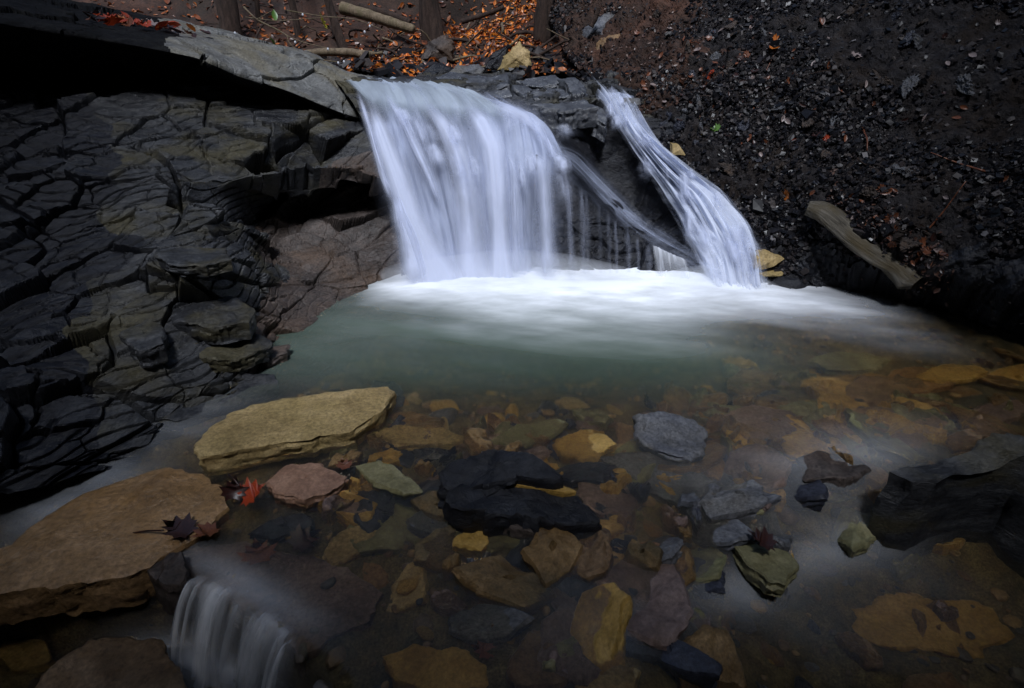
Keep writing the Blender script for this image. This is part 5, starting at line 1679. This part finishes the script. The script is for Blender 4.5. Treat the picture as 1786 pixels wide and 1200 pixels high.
gr_ = np.array([(i / 60.0, math.cos(2 * math.pi * k / nsd) * 0.5, math.sin(2 * math.pi * k / nsd)) for i in range(60) for k in range(nsd)] + [(0, 0, 0), (1, 0, 0)], np.float32)
me.attributes.new("grain", 'FLOAT_VECTOR', 'POINT').data.foreach_set("vector", gr_.ravel())
o = link("driftwood", me, M['driftwood'], None, og)
tag(o, "weathered grey driftwood plank lying down the right gravel bank", "driftwood")
pts = cr(np.array([PY(a_, b_, y_) for a_, b_, y_ in ((1615, 425, 3.6), (1632, 428, 3.56), (1645, 438, 3.52), (1652, 450, 3.5))]), 12)
tag(tube("twig", pts, np.linspace(0.006, 0.004, 12), M['leaf_rust']), "short curved reddish twig in the litter behind the driftwood", "twig")
pts = cr(np.array([PY(a_, b_, y_ - 0.05) for a_, b_, y_ in ((1313, 272, 4.55), (1328, 250, 4.62), (1346, 226, 4.7))]), 10)
tag(tube("twig", pts, np.linspace(0.004, 0.003, 10), M['leaf_rust']), "straight red twig leaning on the gravel bank above the cascade", "twig")

# ------------------------------------------------------------------ trees, logs and twigs upstream
TR = [(402, 76, 0.115, "thick dark tree trunk nearest the pale ledge at the top"), 
      (505, 66, 0.04, "thin trunk behind the dripping twig at the top"), (583, 86, 0.05, "mossy reddish trunk under the yellow leaf"),
       (758, 70, 0.13, "broad black trunk at the top of the orange leaf slope"),
      (965, 66, 0.10, "black trunk above the tooth shaped boulder"), 
      (470, 50, 0.03, "thinnest trunk between the thick dark trunk and the dripping twig"), ]
for i, (a_, y_, r_, lab) in enumerate(TR):
    gk = np.argmin((gpx - a_) ** 2 + (gpy - y_) ** 2)
    b = BGP.reshape(-1, 3)[gk] - np.array([0, 0, 0.15])
    root = link("tree", None, None, loc=b)
    tag(root, lab, "tree")
    ln = 4.5
    hs = np.linspace(0, 1, 26)
    lean = np.array([rnd.uniform(-.12, .12), rnd.uniform(-.05, .1)])
    pts = np.stack([b[0] + lean[0] * hs * ln + 0.10 * np.sin(hs * 5 + i) + 0.03 * np.sin(hs * 17 + i), b[1] + lean[1] * hs * ln, b[2] + hs * ln], 1)
    rad_ = r_ * (1 - 0.5 * hs) * (1 + 0.3 * np.exp(-hs * 18)) * (1 + 0.06 * np.sin(hs * 60 + i))
    tube("trunk", pts, rad_, M['bark'], root, 14, loc=b)
    for k in range(3):
        h0 = rnd.uniform(0.45, 0.9)
        s0 = pts[int(h0 * 25)]
        dr = np.array([rnd.uniform(-1, 1), rnd.uniform(-.6, .6), rnd.uniform(0.3, 0.9)])
        bp = np.stack([s0 + dr * q * rnd.uniform(0.95, 1.05) for q in np.linspace(0, 1.2, 7)])
        tube("branch", bp, np.linspace(r_ * 0.3, 0.008, 7), M['bark'], root, 7, loc=s0)
LG = [("bare tan log slanting down behind the falls at the top", [(596, 14, 7.9), (640, 26, 7.8), (690, 42, 7.7), (722, 52, 7.65)], (0.07, 0.05), 'deadwood'),
      ("dark fallen log just above the bare tan log", [(625, 12, 8.1), (680, 26, 8.05), (715, 40, 8.0)], (0.05, 0.04), 'bark'),
      ("pale grey log lying level beyond the ledge", [(528, 95, 6.7), (560, 91, 6.7), (612, 92, 6.7), (645, 98, 6.7)], (0.035, 0.045), 'deadwood'),
      ("dark stick slanting up on the orange leaf slope", [(805, 38, 8.0), (850, 24, 8.0), (880, 12, 8.0)], (0.03, 0.025), 'bark'),
      ("dark bough leaning over the bank beside the leaning slab", [(1030, 46, 6.3), (1040, 28, 6.3), (1044, 12, 6.3)], (0.03, 0.02), 'bark')]
for lab, pp, (r0, r1), mt in LG:
    pts = cr(np.array([PY(*q) for q in pp]), 30)
    hs = np.linspace(0, 1, 30)
    o = tube("log", pts, (r0 + (r1 - r0) * hs) * (1 + 0.08 * np.sin(hs * 40) * np.cos(hs * 17)), M[mt], None, 14)
    tag(o, lab, "log")
rt = link("twig", None, None, loc=PY(455, 30, 5.7))
tag(rt, "thin pale twig with water drops hanging before the ledge", "twig")
for j, (pp, r0) in enumerate(((((425, 12, 5.7), (448, 34, 5.68), (480, 50, 5.66), (500, 62, 5.65), (503, 72, 5.65), (515, 86, 5.64), (530, 94, 5.63), (560, 104, 5.62), (590, 108, 5.62)), 0.008),
                           (((500, 62, 5.65), (530, 74, 5.65), (572, 84, 5.65)), 0.005),
                           (((448, 34, 5.68), (462, 26, 5.66), (476, 18, 5.66)), 0.005),
                           (((428, 30, 5.75), (480, 36, 5.75), (520, 34, 5.75), (570, 30, 5.75)), 0.005),
                           (((500, 18, 5.75), (560, 28, 5.75), (620, 34, 5.75), (672, 54, 5.75)), 0.005))):
    pts = cr(np.array([PY(*q) for q in pp]), 30)
    tube("branch", pts, np.linspace(r0, r0 * 0.55, 30), M['deadwood'], rt, 8, loc=rt.location)
dm, nt, out = new_mat("water_drop")
g_ = nd(nt, "ShaderNodeBsdfPrincipled", {"Base Color": (0.9, 0.93, 1, 1), "Roughness": 0.05, "Transmission Weight": 0.4})
nt.links.new(g_.outputs[0], out.inputs[0])
bm = bmesh.new(); bmesh.ops.create_uvsphere(bm, u_segments=10, v_segments=8, radius=0.009)
for v in bm.verts:
    if v.co.z > 0: v.co.z *= 1.5
for f in bm.faces: f.smooth = True
dme = bpy.data.meshes.new("drop"); bm.to_mesh(dme); bm.free(); dme.materials.append(dm)
for a_, b_, y_ in ((515, 74, 5.64), (528, 26, 5.72), (572, 86, 5.64), (560, 105, 5.6), (590, 110, 5.6), (645, 46, 5.74), (636, 56, 5.74), (410, 58, 5.7), (600, 108, 5.6)):
    o = link("drop", dme, None, None, PY(a_, b_, y_))
    o.parent = rt
    o.matrix_parent_inverse = Matrix.Translation(rt.location).inverted()
P_ = PY(562, 39, 7.4)
o = link("hanging_leaf", lmesh['leaf_yellow'][0], None, None, P_)
o.scale = (0.16,) * 3; o.rotation_euler = (R(70), 0.2, R(100))
tag(o, "bright yellow leaf hanging among the trunks at the top", "leaf")
for k, (a_, b_) in enumerate(((478, 28), (476, 75))):
    o = link("hanging_leaf", lmesh['leaf_green'][1], None, None, PY(a_, b_, 7.6))
    o.scale = (0.13,) * 3; o.rotation_euler = (R(60), 0.2, R(40 + 70 * k))
    tag(o, ("green leaf at the very top among the thin trunks", "green leaf low between the thick trunk and the thin trunk")[k], "leaf")
